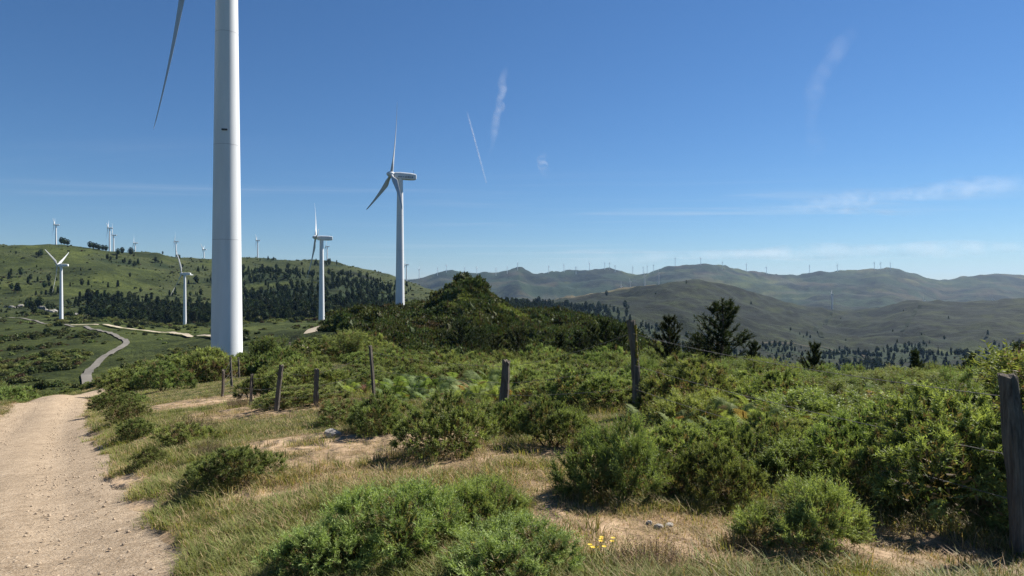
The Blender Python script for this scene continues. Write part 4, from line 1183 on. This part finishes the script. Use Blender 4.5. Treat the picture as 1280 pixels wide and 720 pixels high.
# thicket beyond the fence: countable plants, one object each
fpx = np.array([p[0] for p in FENCE_POSTS]); fY = np.array([e[0][1] for e in FENDS])
fo = np.argsort(fpx)
def fence_Y(px): return np.interp(px, fpx[fo], fY[fo])
THICK = {"g": "gorse bush in the dense green thicket behind the fence", "f": "bracken fern with spreading fronds in the thicket behind the fence",
         "t": "dark upright gorse on the far edge of the thicket", "b": "soft bright shrub in the thicket behind the fence", "d": "browning gorse in the thicket behind the fence"}
cnt = 0; placed = []
trg = np.random.default_rng(5)
for it in range(6000):
    px = trg.uniform(372, 1330); Y0 = fence_Y(px) + 0.9
    if px > 850: Y0 = min(Y0, 5.3 + 0.002 * (1280 - px))
    Y = Y0 * (44.0 / Y0) ** (trg.random() ** 1.25)
    x = (px - 640) / F * Y
    if px < 470 and Y > 30: continue
    R = 0.60 + 0.020 * Y
    if any((x - a) ** 2 + (Y - b) ** 2 < (R + c) ** 2 * 0.32 for a, b, c in placed): continue
    if any((x - a) ** 2 + (Y - b) ** 2 < (c * 0.6) ** 2 for a, b, c in PLANTS): continue
    nz = float(fbm(np.array([x / 3.5]), np.array([Y / 3.5]), 71, 2)[0]); edge = Y > 15 and px > 930
    if px > 900 and Y > 10.5 and trg.random() < 0.8: k = "t"
    elif (nz > 0.66 or trg.random() < 0.07) and not (px > 1000 and Y < 9): k = "f"
    elif nz < 0.36: k = "d" if trg.random() < 0.4 else "b"
    else: k = "g" if trg.random() < 0.86 else "b"
    fam = {"g": GORSE, "d": GORSE_DRY, "b": BROOM, "t": TALL, "f": BRACK}[k]
    s = R * (0.80 + 0.75 * trg.random() ** 1.6); hz = {"g": 0.95, "d": 0.8, "b": 0.85, "t": 0.72, "f": 1.05}[k]
    lift = 1.0
    nm, ct = {"f": ("bracken_fern", "fern"), "t": ("tall_gorse", "bush")}.get(k, ("gorse_bush", "bush"))
    zz = min(s * hz * (0.8 + 0.55 * trg.random()) * lift, 1.35 if k != "t" else 1.1)
    if k == "t" and px > 960: zz *= 1.0 + 0.55 * trg.random()
    lim = {True: 450 + 34 * trg.random(), False: 444 + 34 * trg.random()}[px > 980]
    zmax = (CAM_Z + (360 - lim) / F * Y - HGs(x, Y)) / {"t": 1.65, "f": 0.7}.get(k, 1.0)
    if zmax < 0.3: continue
    zz = min(zz, zmax)
    where = ("left of the two thin posts" if px < 430 else "behind the thin crooked post" if px < 540 else "around the short leaning post" if px < 705 else "around the tall mossy post" if px < 860 else
             "right of the mossy post" if px < 1060 else "close to the right edge post")
    depth = "front row" if Y < Y0 + 2.5 else "second rows" if Y < 14 else "middle rows" if Y < 19 else "rear rows" if Y < 27 else "farthest rows"
    lab_k = {"g": "dense green gorse bush", "f": "bracken fern with spreading fronds", "t": "upright gorse with dark gaps", "b": "soft bright green shrub", "d": "browning gorse bush"}[k] + ", %s of the thicket %s" % (depth, where)
    plant(nm, fam[trg.integers(len(fam))], x, Y, s * (0.8 if k == "t" else 1.0), zz, lab_k, ct, "thicket behind the fence: " + {"g": "gorse", "f": "bracken", "t": "tall gorse", "b": "soft shrubs", "d": "browning gorse"}[k])
    placed.append((x, Y, R)); cnt += 1
    if cnt >= 330: break
print("thicket plants", cnt)

# young pines and other trees of the middle distance
PINES = [pine_meshes(200 + k, 9 + k, 1.0, 0.36 - 0.03 * k) for k in range(3)]
def tree(name, pair, x, y, h, label, group, wid=1.0, cat="tree", crown_mat=None):
    t = empty(name, (x, y, float(HG(np.array([x]), np.array([y]))[0]) - 0.02 * h), label, cat, group, random.random() * 6.28)
    t.scale = (h * wid, h * wid, h)
    obj("trunk", pair[0], t); obj("crown", pair[1], t)
    return t
for k, (px, Y, top, wid, lab) in enumerate([
 (903, 44, 371, 1.2, "largest young pine standing above the thicket against the brown hill"),
 (836, 47, 392, 0.85, "slender young pine left of the largest pine"),
 (943, 42, 424, 0.9, "small young pine right of the largest pine"),
 (872, 46, 414, 0.9, "short young pine between the slender pine and the largest pine"),
 (757, 70, 396, 0.9, "tallest of the dark pines left of the mossy fence post"),
 (741, 73, 404, 1.0, "dark pine at the left of the group by the mossy post"),
 (774, 68, 402, 0.9, "dark pine at the right of the group by the mossy post"),
 (724, 80, 412, 1.1, "broad dark pine between the knoll foot and the pine group"),
 (700, 86, 414, 1.1, "dark pine on the right flank of the knoll foot"),
 (648, 88, 408, 1.2, "dark pine at the foot of the knoll, right of centre"),
 (622, 95, 418, 1.2, "low dark pine below the knoll summit"),
 (1144, 26, 434, 0.8, "thin dark pine tip above the right thicket"),
 (1276, 24, 424, 0.9, "dark pine at the right edge of the picture"),
 (1214, 27, 440, 0.8, "small dark pine tip near the right edge"),
 (1018, 38, 424, 0.8, "small young pine beyond the right thicket")]):
    x, y = tat(px, Y); h = CAM_Z + (360 - top) / F * Y - tz(x, y)
    tree("young_pine", PINES[k % 3], x, y, max(h, 1.5), lab, "young pines", wid)
for px, Y, top, wid, lab in [(578, 98, 398, 1.5, "round dark tree at the foot of the knoll, left of centre"), (560, 104, 412, 1.5, "round dark tree beside the one at the knoll foot"),
                             (600, 104, 408, 1.4, "dark tree just right of the round tree below the knoll")]:
    x, y = tat(px, Y); h = CAM_Z + (360 - top) / F * Y - tz(x, y)
    tree("round_tree", PINES[0], x, y, max(h, 3.0), lab, "trees below the knoll", wid * 0.95)

# pines of the left hill and the far woods: the nearest as trees of their own, the rest as woodland
FP = [far_pine_meshes(250 + k, rnd=0.0) for k in range(3)] + [far_pine_meshes(258 + k, rnd=1.0) for k in range(3)]
def sample_polar(n, px0, px1, y0, y1, seed):
    r_ = np.random.default_rng(seed)
    px = r_.uniform(px0, px1, n); Y = np.exp(r_.uniform(math.log(y0), math.log(y1), n))
    return (px - 640) / F * Y, Y, px, r_
hx, hy, hp, r_ = sample_polar(34000, -40, 520, 590, 1300, 81)
cv = cover(hx, hy)
acc = r_.random(len(hx)) < cv[:, 2] * 0.22 + 0.002 + 0.022 * sstep(0.55, 0.66, fbm(hx / 60, hy / 60, 195, 3)) * (hy < 900)
hx, hy = hx[acc], hy[acc]
keep = []
grid = {}
for i in range(len(hx)):
    c = (int(hx[i] / 4.5), int(hy[i] / 4.5))
    if c in grid: continue
    grid[c] = 1; keep.append(i)
hx, hy = hx[keep], hy[keep]; hh = 3.0 + 8.5 * r_.random(len(hx)) ** 1.4; hz = H0(hx, hy)
order = np.argsort(-hh / hy); single = order[:230]; rest = order[230:]
for i in single:
    p = 640 + F * hx[i] / hy[i]
    zone = ("at the far left of the hill" if p < 110 else "between the two small turbines" if p < 200 else "around the turbine nearest the big tower" if p < 250 else "just left of the big tower" if p < 283 else
            "just right of the big tower" if p < 345 else "left of the edge-on turbine" if p < 402 else "right of the edge-on turbine")
    lab = "%s pine on the left hill, %s, %s slope" % ("round crowned" if i % 6 > 2 else "pointed dark", zone, "upper" if hy[i] > 800 else "lower")
    tree("pine_tree", FP[i % 6], hx[i], hy[i], hh[i], lab, "hill pines left of the tower" if p < 283 else "hill pines right of the tower", 1.2 + 0.5 * random.random())
def joined(pair):
    s = []
    for me in pair:
        v = np.zeros(len(me.vertices) * 3, np.float32); me.vertices.foreach_get("co", v)
        t = np.zeros(len(me.loops), np.int32); me.loops.foreach_get("vertex_index", t); c = np.zeros(len(me.vertices) * 4, np.float32); me.attributes["Col"].data.foreach_get("color", c)
        s.append((v.reshape(-1, 3), t.reshape(-1, 3), c.reshape(-1, 4)))
    (v0, t0, c0), (v1, t1, c1) = s
    return mesh_np("pine", np.concatenate([v0, v1]), tris=np.concatenate([t0, t1 + len(v0)]), col=np.concatenate([c0, c1]), mats=[M_BARK, M_FARPINE], mat_idx=np.r_[np.zeros(len(t0)), np.ones(len(t1))])
FPJ = [joined(p) for p in FP]
P1 = np.stack([hx[rest], hy[rest], hz[rest]], 1); S1 = hh[rest]
wx, wy, wp, r_ = sample_polar(26000, 585, 1320, 500, 2200, 83)
cw = cover(wx, wy); acc = r_.random(len(wx)) < cw[:, 2] * 0.30 + 0.0012
wx, wy, wp = wx[acc], wy[acc], wp[acc]
S2 = (6 + 8 * r_.random(len(wx))) * np.where((wp < 790) & (wy > 650), 1.35, 0.9); P2 = np.stack([wx, wy, H0(wx, wy)], 1)
P = np.concatenate([P1, P2]); S = np.concatenate([S1, S2])
print("woodland trees", len(P))
o = scatter("pine_wood", FPJ, P, S, RNG.random(len(P)) * 6.28, RNG.integers(0, 6, len(P))); o["label"] = "distant dark pine woods on the hillsides"; o["category"] = "wood"
for k, px in enumerate([76, 80, 84, 112, 116, 120, 124, 128, 132, 147, 152, 163]):
    Y = 1125 + 12 * (k % 3); x, y = tat(px + 0.8 * random.random(), Y)
    tree("skyline_tree", FP[4 + k % 2], x, y, 9 + 4 * random.random(), "dark round tree on the left skyline, %s of the row from the left" % ORDW[k], "trees on the left skyline", 1.3)

# ------------------------------------------------------------------ scrub of the middle distance (uncountable)
SHR = [far_shrub_mesh(300 + k) for k in range(4)] + [far_shrub_mesh(310, 220, None, 0.15, 1.0)]
M_SCRUB_DARK = leaf_mat("dark_scrub_leaf", (0.034, 0.048, 0.020), (0.150, 0.175, 0.065), (0.09, 0.06, 0.04), 0.2, 0.05, 0.03, 0.7)
M_SCRUB_BROWN = leaf_mat("heathy_scrub_leaf", (0.070, 0.056, 0.032), (0.150, 0.115, 0.062), (0.13, 0.085, 0.055), 0.2, 0.05, 0.03, 0.6)
SHR += [far_shrub_mesh(320 + k, 220, M_SCRUB_DARK, 0.17, 1.15) for k in range(3)] + [far_shrub_mesh(330 + k, 150, M_SCRUB_BROWN) for k in range(2)] + GORSE[:3] + [GORSE_DRY[0], TALL[0], TALL[1]]
sx_, sy_, sp_, r_ = sample_polar(190000, -40, 1340, 42, 620, 85)
cs = cover(sx_, sy_)
n1 = fbm(sx_ / 14, sy_ / 14, 91, 3)
dens = cs[:, 0] * 0.50 + 0.05 * sstep(0.5, 0.62, n1) + (sp_ > 560) * (sy_ < 330) * 0.5 * (sy_ > 44)
# keep the grass below the knoll, the tower pad and the roads open
dr_ = np.minimum(np.minimum(dist_poly(sx_, sy_, ROAD_MAIN), dist_poly(sx_, sy_, ROAD_SIDE)), np.minimum(dist_poly(sx_, sy_, PATH_MID), dist_poly(sx_, sy_, PATH_PAD)))
dens = dens * (dr_ > 6) * (np.hypot(sx_ - BIG.location.x, sy_ - BIG.location.y) > 3.2) * (dist_poly(sx_, sy_, TC_S) > 3.0)
open_grass = np.exp(-((sp_ - 408) / 48) ** 2) * np.exp(-((sy_ - 90) / 40) ** 2) > 0.35
open_grass |= (sp_ > 295) & (sp_ < 400) & (sy_ > 62) & (sy_ < 135)
dens = np.where(open_grass, 0, dens)
dens = np.where(sy_ < 78, dens * 0.60, dens)
a = r_.random(len(sx_)) < dens
sx_, sy_ = sx_[a], sy_[a]
sc = (0.55 + 1.1 * r_.random(len(sx_)) ** 2.5) * (0.8 + sy_ / 200)
P = np.stack([sx_, sy_, H0(sx_, sy_) - 0.1], 1); print("scrub", len(P))
sc = np.where((640 + F * sx_ / sy_ < 400) & (sy_ > 75), sc * 0.62, sc)
S3 = np.stack([sc, sc, sc * (0.7 + 0.4 * r_.random(len(sc)))], 1)
nd = fbm(sx_ / 16, sy_ / 16, 191, 3) + 0.10 * r_.normal(size=len(sx_)); nb = fbm(sx_ / 11, sy_ / 11, 193, 3) + 0.08 * r_.normal(size=len(sx_))
pk = np.where((nd > np.where((sy_ < 135) & (640 + F * sx_ / sy_ > 545), 0.50, 0.60)) & (sy_ > 78), r_.integers(5, 8, len(sc)), np.where(nb > 0.62, r_.integers(8, 10, len(sc)), r_.integers(0, 5, len(sc))))
nearp = (sy_ < 78) & (r_.random(len(sc)) < 0.85); pk = np.where(nearp, np.where(nd > 0.54, r_.integers(13, 16, len(sc)), r_.integers(10, 13, len(sc))), pk); S3[nearp] *= (0.55 + 1.25 * r_.random(nearp.sum()) ** 2.2)[:, None]; S3[(pk >= 14), 2] *= 0.75
big = (pk >= 5) & (pk < 8); S3[big] *= 1.25; S3[big, 2] *= 1.15
o = scatter("gorse_scrub", SHR, P, S3, r_.random(len(sc)) * 6.28, pk); o["label"] = "dense gorse scrub covering the knoll and valley slopes"; o["category"] = "scrub"
sx_, sy_, sp_, r_ = sample_polar(60000, -40, 1320, 620, 2400, 87)
cs = cover(sx_, sy_); n1 = fbm(sx_ / 40, sy_ / 40, 93, 3)
a = r_.random(len(sx_)) < cs[:, 0] * 0.24 + 0.12 * sstep(0.52, 0.64, n1) * (sp_ < 600) + (sp_ > 600) * (sy_ < 1350) * 0.30 * sstep(0.46, 0.58, n1)
sx_, sy_ = sx_[a], sy_[a]; sc = (0.8 + 2.0 * r_.random(len(sx_)) ** 2); P = np.stack([sx_, sy_, H0(sx_, sy_) - 0.3], 1); print("hill shrubs", len(P))
o = scatter("hill_scrub", SHR, P, sc, r_.random(len(sc)) * 6.28, r_.integers(0, 9, len(sc))); o["label"] = "scattered dark shrubs on the distant hillsides"; o["category"] = "scrub"

# ------------------------------------------------------------------ grass
GR = [grass_mesh(400, 70, 0.045, 0.12, 0.7, 0.0022, 0.6, 0.25), grass_mesh(401, 70, 0.038, 0.13, 0.9, 0.0022, 0.4, 0.40), grass_mesh(402, 60, 0.058, 0.11, 0.8, 0.0024, 0.7, 0.15),
      grass_mesh(403, 60, 0.036, 0.13, 1.2, 0.0020, 0.4, 0.90), grass_mesh(404, 60, 0.026, 0.14, 1.4, 0.0022, 0.3, 0.98), grass_mesh(405, 40, 0.060, 0.10, 0.9, 0.0020, 0.4, 0.85),
      grass_mesh(406, 60, 0.14, 0.12, 0.65, 0.0030, 0.7, 0.12), grass_mesh(407, 34, 0.15, 0.10, 0.7, 0.0026, 0.5, 0.50)]
gx, gy, gp, r_ = sample_polar(95000, -60, 1340, 2.6, 60, 95)
gp_n3 = fbm(gx / 5, gy / 5, 53, 3); gn = fbm(gx / 1.1, gy / 1.1, 97, 3); gd = dist_poly(gx, gy, TC_S)
dryn = dry_mask(gx, gy)
edge = W_TR / 2 - 0.1 + 0.5 * (vnoise(gx * 1.3, gy * 1.3, 43) - 0.3)
prob = np.where(gd < edge, 0.0, 1.0) * (1 - dryn * (0.85 - 0.6 * sstep(0.42, 0.62, gn)))
a = r_.random(len(gx)) < prob
gx, gy, gd, gn, dryn = gx[a], gy[a], gd[a], gn[a], dryn[a]
isdry = r_.random(len(gx)) < 0.12 + 0.26 * sstep(0.4, 0.6, fbm(gx / 2.2, gy / 2.2, 98, 3)) + 0.6 * dryn
PA = np.array(PLANTS); PA = PA[PA[:, 1] < 22]; nearb = np.zeros(len(gx))
for _x, _y, _r in PA: nearb = np.maximum(nearb, (np.hypot(gx - _x, gy - _y) < _r * 1.45).astype(float))
verge = (1 - sstep(1.2, 3.0, gd - W_TR / 2)); long_ = r_.random(len(gx)) < 0.010 + 0.16 * nearb + 0.09 * verge + 0.22 * sstep(0.60, 0.70, gn) * (1 - 0.5 * dryn)
pick = np.where(isdry, r_.integers(3, 6, len(gx)), r_.integers(0, 3, len(gx))); pick = np.where(long_, np.where(isdry, 7, 6), pick)
r2 = np.hypot(gx, gy); sc = (0.75 + 0.6 * r_.random(len(gx))) * (0.85 + r2 / 28)
szz = sc * np.where(long_, 0.75, 1.0) * (1 - 0.35 * sstep(14, 40, r2))
P = np.stack([gx, gy, HG(gx, gy)], 1); print("grass tufts", len(P))
o = scatter("grass", GR, P, np.stack([sc, sc, szz], 1), r_.random(len(sc)) * 6.28, pick); o["label"] = "green and straw coloured grass on the verge and slope"; o["category"] = "grass"

# ------------------------------------------------------------------ stones
def stone_mesh(seed, mat, sub=2, flat=0.6, rough=0.22):
    import bmesh
    bm = bmesh.new(); bmesh.ops.create_icosphere(bm, subdivisions=sub, radius=1.0)
    rng = np.random.default_rng(seed); pl = rdir(rng, 9); hh_ = 0.62 + 0.3 * rng.random(9)
    for v in bm.verts:
        p = np.array(v.co)
        for n_, h_ in zip(pl, hh_):
            d = p @ n_ - h_
            if d > 0: p = p - n_ * d
        p *= 1 + rough * 0.3 * rng.normal(); p[2] *= flat; v.co = p
    me = bpy.data.meshes.new("stone"); bm.to_mesh(me); bm.free(); me.materials.append(mat)
    return me
STN = [stone_mesh(500 + k, M_STONE) for k in range(5)]
def stone(px, py, w, label, k, group="pale stones", mat=None):
    x, y = at(px, py, HG); s = w / F * y / 2
    o = obj("stone", STN[k % 5], None, (x, y, HGs(x, y) + s * 0.2), label, "stone", group); o.scale = (s, s * 0.8, s); o.rotation_euler = (0.1, 0.15, k * 1.3)
for k, (px, py, w, lab) in enumerate([(416, 545, 24, "pale flat stone lying in the grass before the brown mound"), (812, 655, 12, "leftmost small pale stone under the tall soft shrub"),
   (823, 660, 14, "middle small pale stone under the tall soft shrub"), (836, 658, 13, "right small pale stone under the tall soft shrub"), (660, 508, 16, "pinkish stone showing through the thicket behind the leaning post"),
   (706, 706, 10, "small pale stone near the yellow flowers")]): stone(px, py, w, lab, k)
M_PEBBLE = simple_mat("track_pebble", (0.24, 0.18, 0.12), 0.9, (3, (0.50, 0.40, 0.29)), 0.15)
PEB = [stone_mesh(520 + k, M_PEBBLE, 1) for k in range(4)]
tx = TRACK_C[RNG.integers(0, len(TRACK_C), 26000)]; off = RNG.normal(size=(26000, 2)) * 0.95; tp = tx + off
dd = dist_poly(tp[:, 0], tp[:, 1], TC_S); m_ = (dd < W_TR / 2 + 0.25) & (tp[:, 1] > 2) & (tp[:, 1] < 40); tp = tp[m_]
ps = 0.005 + 0.022 * RNG.random(len(tp)) ** 4
o = scatter("track_pebbles", PEB, np.stack([tp[:, 0], tp[:, 1], H0(tp[:, 0], tp[:, 1]) - 0.045 + ps * 0.2], 1), ps, RNG.random(len(tp)) * 6.28, RNG.integers(0, 4, len(tp))); o["label"] = "loose pebbles scattered over the dirt track"; o["category"] = "pebbles"
RK = [stone_mesh(540 + k, M_ROCK, 2, 0.9, 0.4) for k in range(3)]
for k, (px, Y) in enumerate([(64, 640), (68, 645), (58, 655), (14, 660), (20, 655), (8, 668), (94, 632), (90, 640), (101, 628), (52, 668), (26, 668), (112, 622)]):
    x, y = tat(px, Y); s = 2.0 + 2.2 * random.random()
    o = obj("rock_outcrop", RK[k % 3], None, (x, y, tz(x, y) + 0.2 * s), "grey rock on the foot of the left hill, %s from the left" % ORDW[[12, 8, 14][0] and sorted([8, 14, 20, 26, 52, 58, 64, 68, 90, 94, 101, 112]).index(px)], "rock", "rocks on the left hill")
    o.scale = (s, s * 0.8, s * 0.8); o.rotation_euler = (0.2, 0.1, k)

# yellow wildflowers
def flower_mesh(seed):
    rng = np.random.default_rng(seed); s = Soup(); st = Soup()
    for k in range(5):
        b = np.array([0.04 * rng.normal(), 0.04 * rng.normal(), -0.02]); e = b + np.array([0.05 * rng.normal(), 0.05 * rng.normal(), 0.20 + 0.1 * rng.random()])
        st.tube([b, (b + e) / 2, e], 0.003, 0.002, (0.6, 0, 0), 4)
        for j in range(9):
            a = j * 0.7; d = np.array([[math.cos(a), math.sin(a), 0.3]]); w = np.array([[-math.sin(a), math.cos(a), 0]]) * 0.007
            s.tris(e + d * 0.003 - w, e + d * 0.003 + w, e + d * 0.026, np.zeros((1, 3)))
            d2 = np.array([[math.cos(a), math.sin(a), 0.8]]); q = b + (e - b) * (0.2 + 0.07 * j); st.tris(q - w, q + w, q + d2 * 0.05, np.array([[0.5, 0, 0]]))
    return st.mesh("stem", M_GRASS), s.mesh("petals", M_FLOWER)
for k, (px, py, lab) in enumerate([(745, 712, "yellow wildflowers near the purple heather at the bottom edge"), (758, 706, "right hand yellow wildflowers beside the bare earth"), (592, 712, "yellow wildflower in front of the bottom centre shrub")]):
    x, y = at(px, py, HG); st, pe = flower_mesh(600 + k)
    t = empty("wildflower", (x, y, HGs(x, y)), lab, "flower", "yellow wildflowers"); t.scale = (0.7, 0.7, 0.6); obj("stem", st, t); obj("petals", pe, t, kind="stuff")

# ------------------------------------------------------------------ aeroplane trails high above
def trail_material(name, dens, sc, con=(3.0, -0.9)):
    m, n, l = mat_new(name)
    out = n.new("ShaderNodeOutputMaterial"); tr = n.new("ShaderNodeBsdfTransparent"); df = n.new("ShaderNodeBsdfDiffuse"); tl = n.new("ShaderNodeBsdfTranslucent")
    df.inputs["Color"].default_value = (0.9, 0.9, 0.9, 1); tl.inputs["Color"].default_value = (0.9, 0.9, 0.9, 1)
    ad = n.new("ShaderNodeMixShader"); ad.inputs[0].default_value = 0.5; l.new(df.outputs[0], ad.inputs[1]); l.new(tl.outputs[0], ad.inputs[2])
    at_ = n.new("ShaderNodeAttribute"); at_.attribute_name = "Col"; sp = n.new("ShaderNodeSeparateColor"); l.new(at_.outputs["Color"], sp.inputs[0])
    geo = n.new("ShaderNodeNewGeometry"); nz = n_noise(n, l, sc, 5, 0.6, geo.outputs["Position"])
    lw = n.new("ShaderNodeLayerWeight"); lw.inputs["Blend"].default_value = 0.5
    core = n_math(n, l, 'POWER', n_math(n, l, 'SUBTRACT', 1.0, lw.outputs["Facing"]), 1.5)
    f = n_math(n, l, 'MULTIPLY', n_math(n, l, 'MULTIPLY', sp.outputs[0], core), n_math(n, l, 'MULTIPLY', n_math(n, l, 'MULTIPLY_ADD', nz, con[0], con[1], True), dens), None, True)
    mx = n.new("ShaderNodeMixShader"); l.new(f, mx.inputs[0]); l.new(tr.outputs[0], mx.inputs[1]); l.new(ad.outputs[0], mx.inputs[2]); l.new(mx.outputs[0], out.inputs["Surface"])
    return m
def trail(pts, w, dens, label, seed, fade=(0.1, 0.1), name="vapour_trail", cat="vapour trail", wob=0.0, alt=6000.0, nsc=0.0012):
    rng = np.random.default_rng(seed)
    W = np.array([((px - 640) / F * alt * F / (360 - py), alt * F / (360 - py), alt) for px, py in pts])
    s_ = np.linspace(0, 1, len(W)); t = np.linspace(0, 1, 60)
    P = np.stack([np.interp(t, s_, W[:, k]) for k in range(3)], 1)
    rad = w / F * P[:, 1] / 2 * (1 + wob * (vnoise(t * 9, 0 * t, seed) - 0.5) * 2)
    side = unit(np.cross(np.gradient(P, axis=0), [0, 0, 1.0])); seg = 16; a = np.linspace(0, 2 * np.pi, seg, endpoint=False)
    upv = unit(np.cross(side, np.gradient(P, axis=0)))
    P = P + side * (rad * wob * 2.0 * (vnoise(t * 7, 0 * t + 5, seed + 1) - 0.5))[:, None]
    V = (P[:, None] + rad[:, None, None] * (side[:, None] * np.cos(a)[None, :, None] + upv[:, None] * np.sin(a)[None, :, None])).reshape(-1, 3)
    i, k = np.meshgrid(np.arange(59), np.arange(seg), indexing='ij'); k2 = (k + 1) % seg
    Q = np.stack([i * seg + k, i * seg + k2, (i + 1) * seg + k2, (i + 1) * seg + k], -1).reshape(-1, 4)
    c = np.zeros((len(V), 3), np.float32); c[:, 0] = np.repeat(sstep(0, fade[0], t) * sstep(0, fade[1], 1 - t), seg)
    o0 = P[0]; me = mesh_np(name, V - o0, quads=Q, col=c, mat=trail_material(name + str(seed), dens, nsc, (3.6, -1.35) if name == 'cirrus_cloud' else (3.0, -0.9)), smooth=True)
    return obj(name, me, None, Vector(o0), label, cat, "trails and wisps in the sky")
trail([(583, 137), (590, 162), (598, 192), (608, 229)], 2.4, 2.2, "thin straight white vapour trail in the blue sky, slanting down right", 1, (0.25, 0.02))
trail([(635, 80), (626, 120), (621, 140), (614, 195)], 9.0, 0.7, "broad faded vapour trail right of the thin straight one", 2, (0.3, 0.3), wob=0.5)
trail([(676, 190), (680, 205), (684, 219)], 9.0, 0.6, "small wispy cloud scrap right of the vapour trails", 3, (0.4, 0.4), "cloud_wisp", "cloud", 0.6)
trail([(1076, 32), (1048, 65), (1022, 105), (1012, 150), (1018, 203)], 22.0, 0.20, "tall curved wisp of cloud in the right half of the sky", 4, (0.3, 0.2), "cloud_wisp", "cloud", 0.5)

trail([(955, 268), (1010, 258), (1060, 252), (1130, 243), (1220, 234), (1320, 226)], 20.0, 0.12, "streaky bright cirrus cloud low in the right sky", 6, (0.3, 0.2), "cirrus_cloud", "cloud", 0.9, 6000.0, 0.0009)
trail([(1000, 266), (1060, 264), (1110, 266), (1150, 268)], 7.0, 0.14, "short cirrus streak under the bright streaky cloud", 7, (0.4, 0.4), "cirrus_cloud", "cloud", 0.7, 6000.0, 0.0004)
trail([(560, 330), (760, 324), (900, 318), (1050, 314), (1200, 311), (1400, 306)], 24.0, 0.22, "long pale cloud band just above the far ridge at right", 8, (0.5, 0.2), "cirrus_cloud", "cloud", 0.5, 4500.0, 0.0002)

# ------------------------------------------------------------------ air
def haze():
    m = bpy.data.materials.new("haze_air"); m.use_nodes = True; n, l = m.node_tree.nodes, m.node_tree.links; n.clear()
    out = n.new("ShaderNodeOutputMaterial"); v = n.new("ShaderNodeVolumePrincipled")
    v.inputs["Color"].default_value = (0.38, 0.62, 1.0, 1); v.inputs["Density"].default_value = 2.5e-5; v.inputs["Anisotropy"].default_value = 0.2
    l.new(v.outputs[0], out.inputs["Volume"])
    R, zl, zh = 12600.0, HAZE_LOW, 330.0
    V = np.array([(x, y, z) for z in (zl, zh) for x, y in ((-R, -R), (R, -R), (R, R), (-R, R))])
    Q = np.array([(0, 3, 2, 1), (4, 5, 6, 7), (0, 1, 5, 4), (1, 2, 6, 5), (2, 3, 7, 6), (3, 0, 4, 7)])
    obj("haze", mesh_np("haze", V, quads=Q, mat=m), kind="stuff")
_gz = np.zeros(len(GROUND.data.vertices) * 3, np.float32); GROUND.data.vertices.foreach_get("co", _gz); _gz = _gz.reshape(-1, 3)[:, 2]
HAZE_LOW = float(_gz.min()) - 1.0; print("ground z", _gz.min(), _gz.max())
haze()
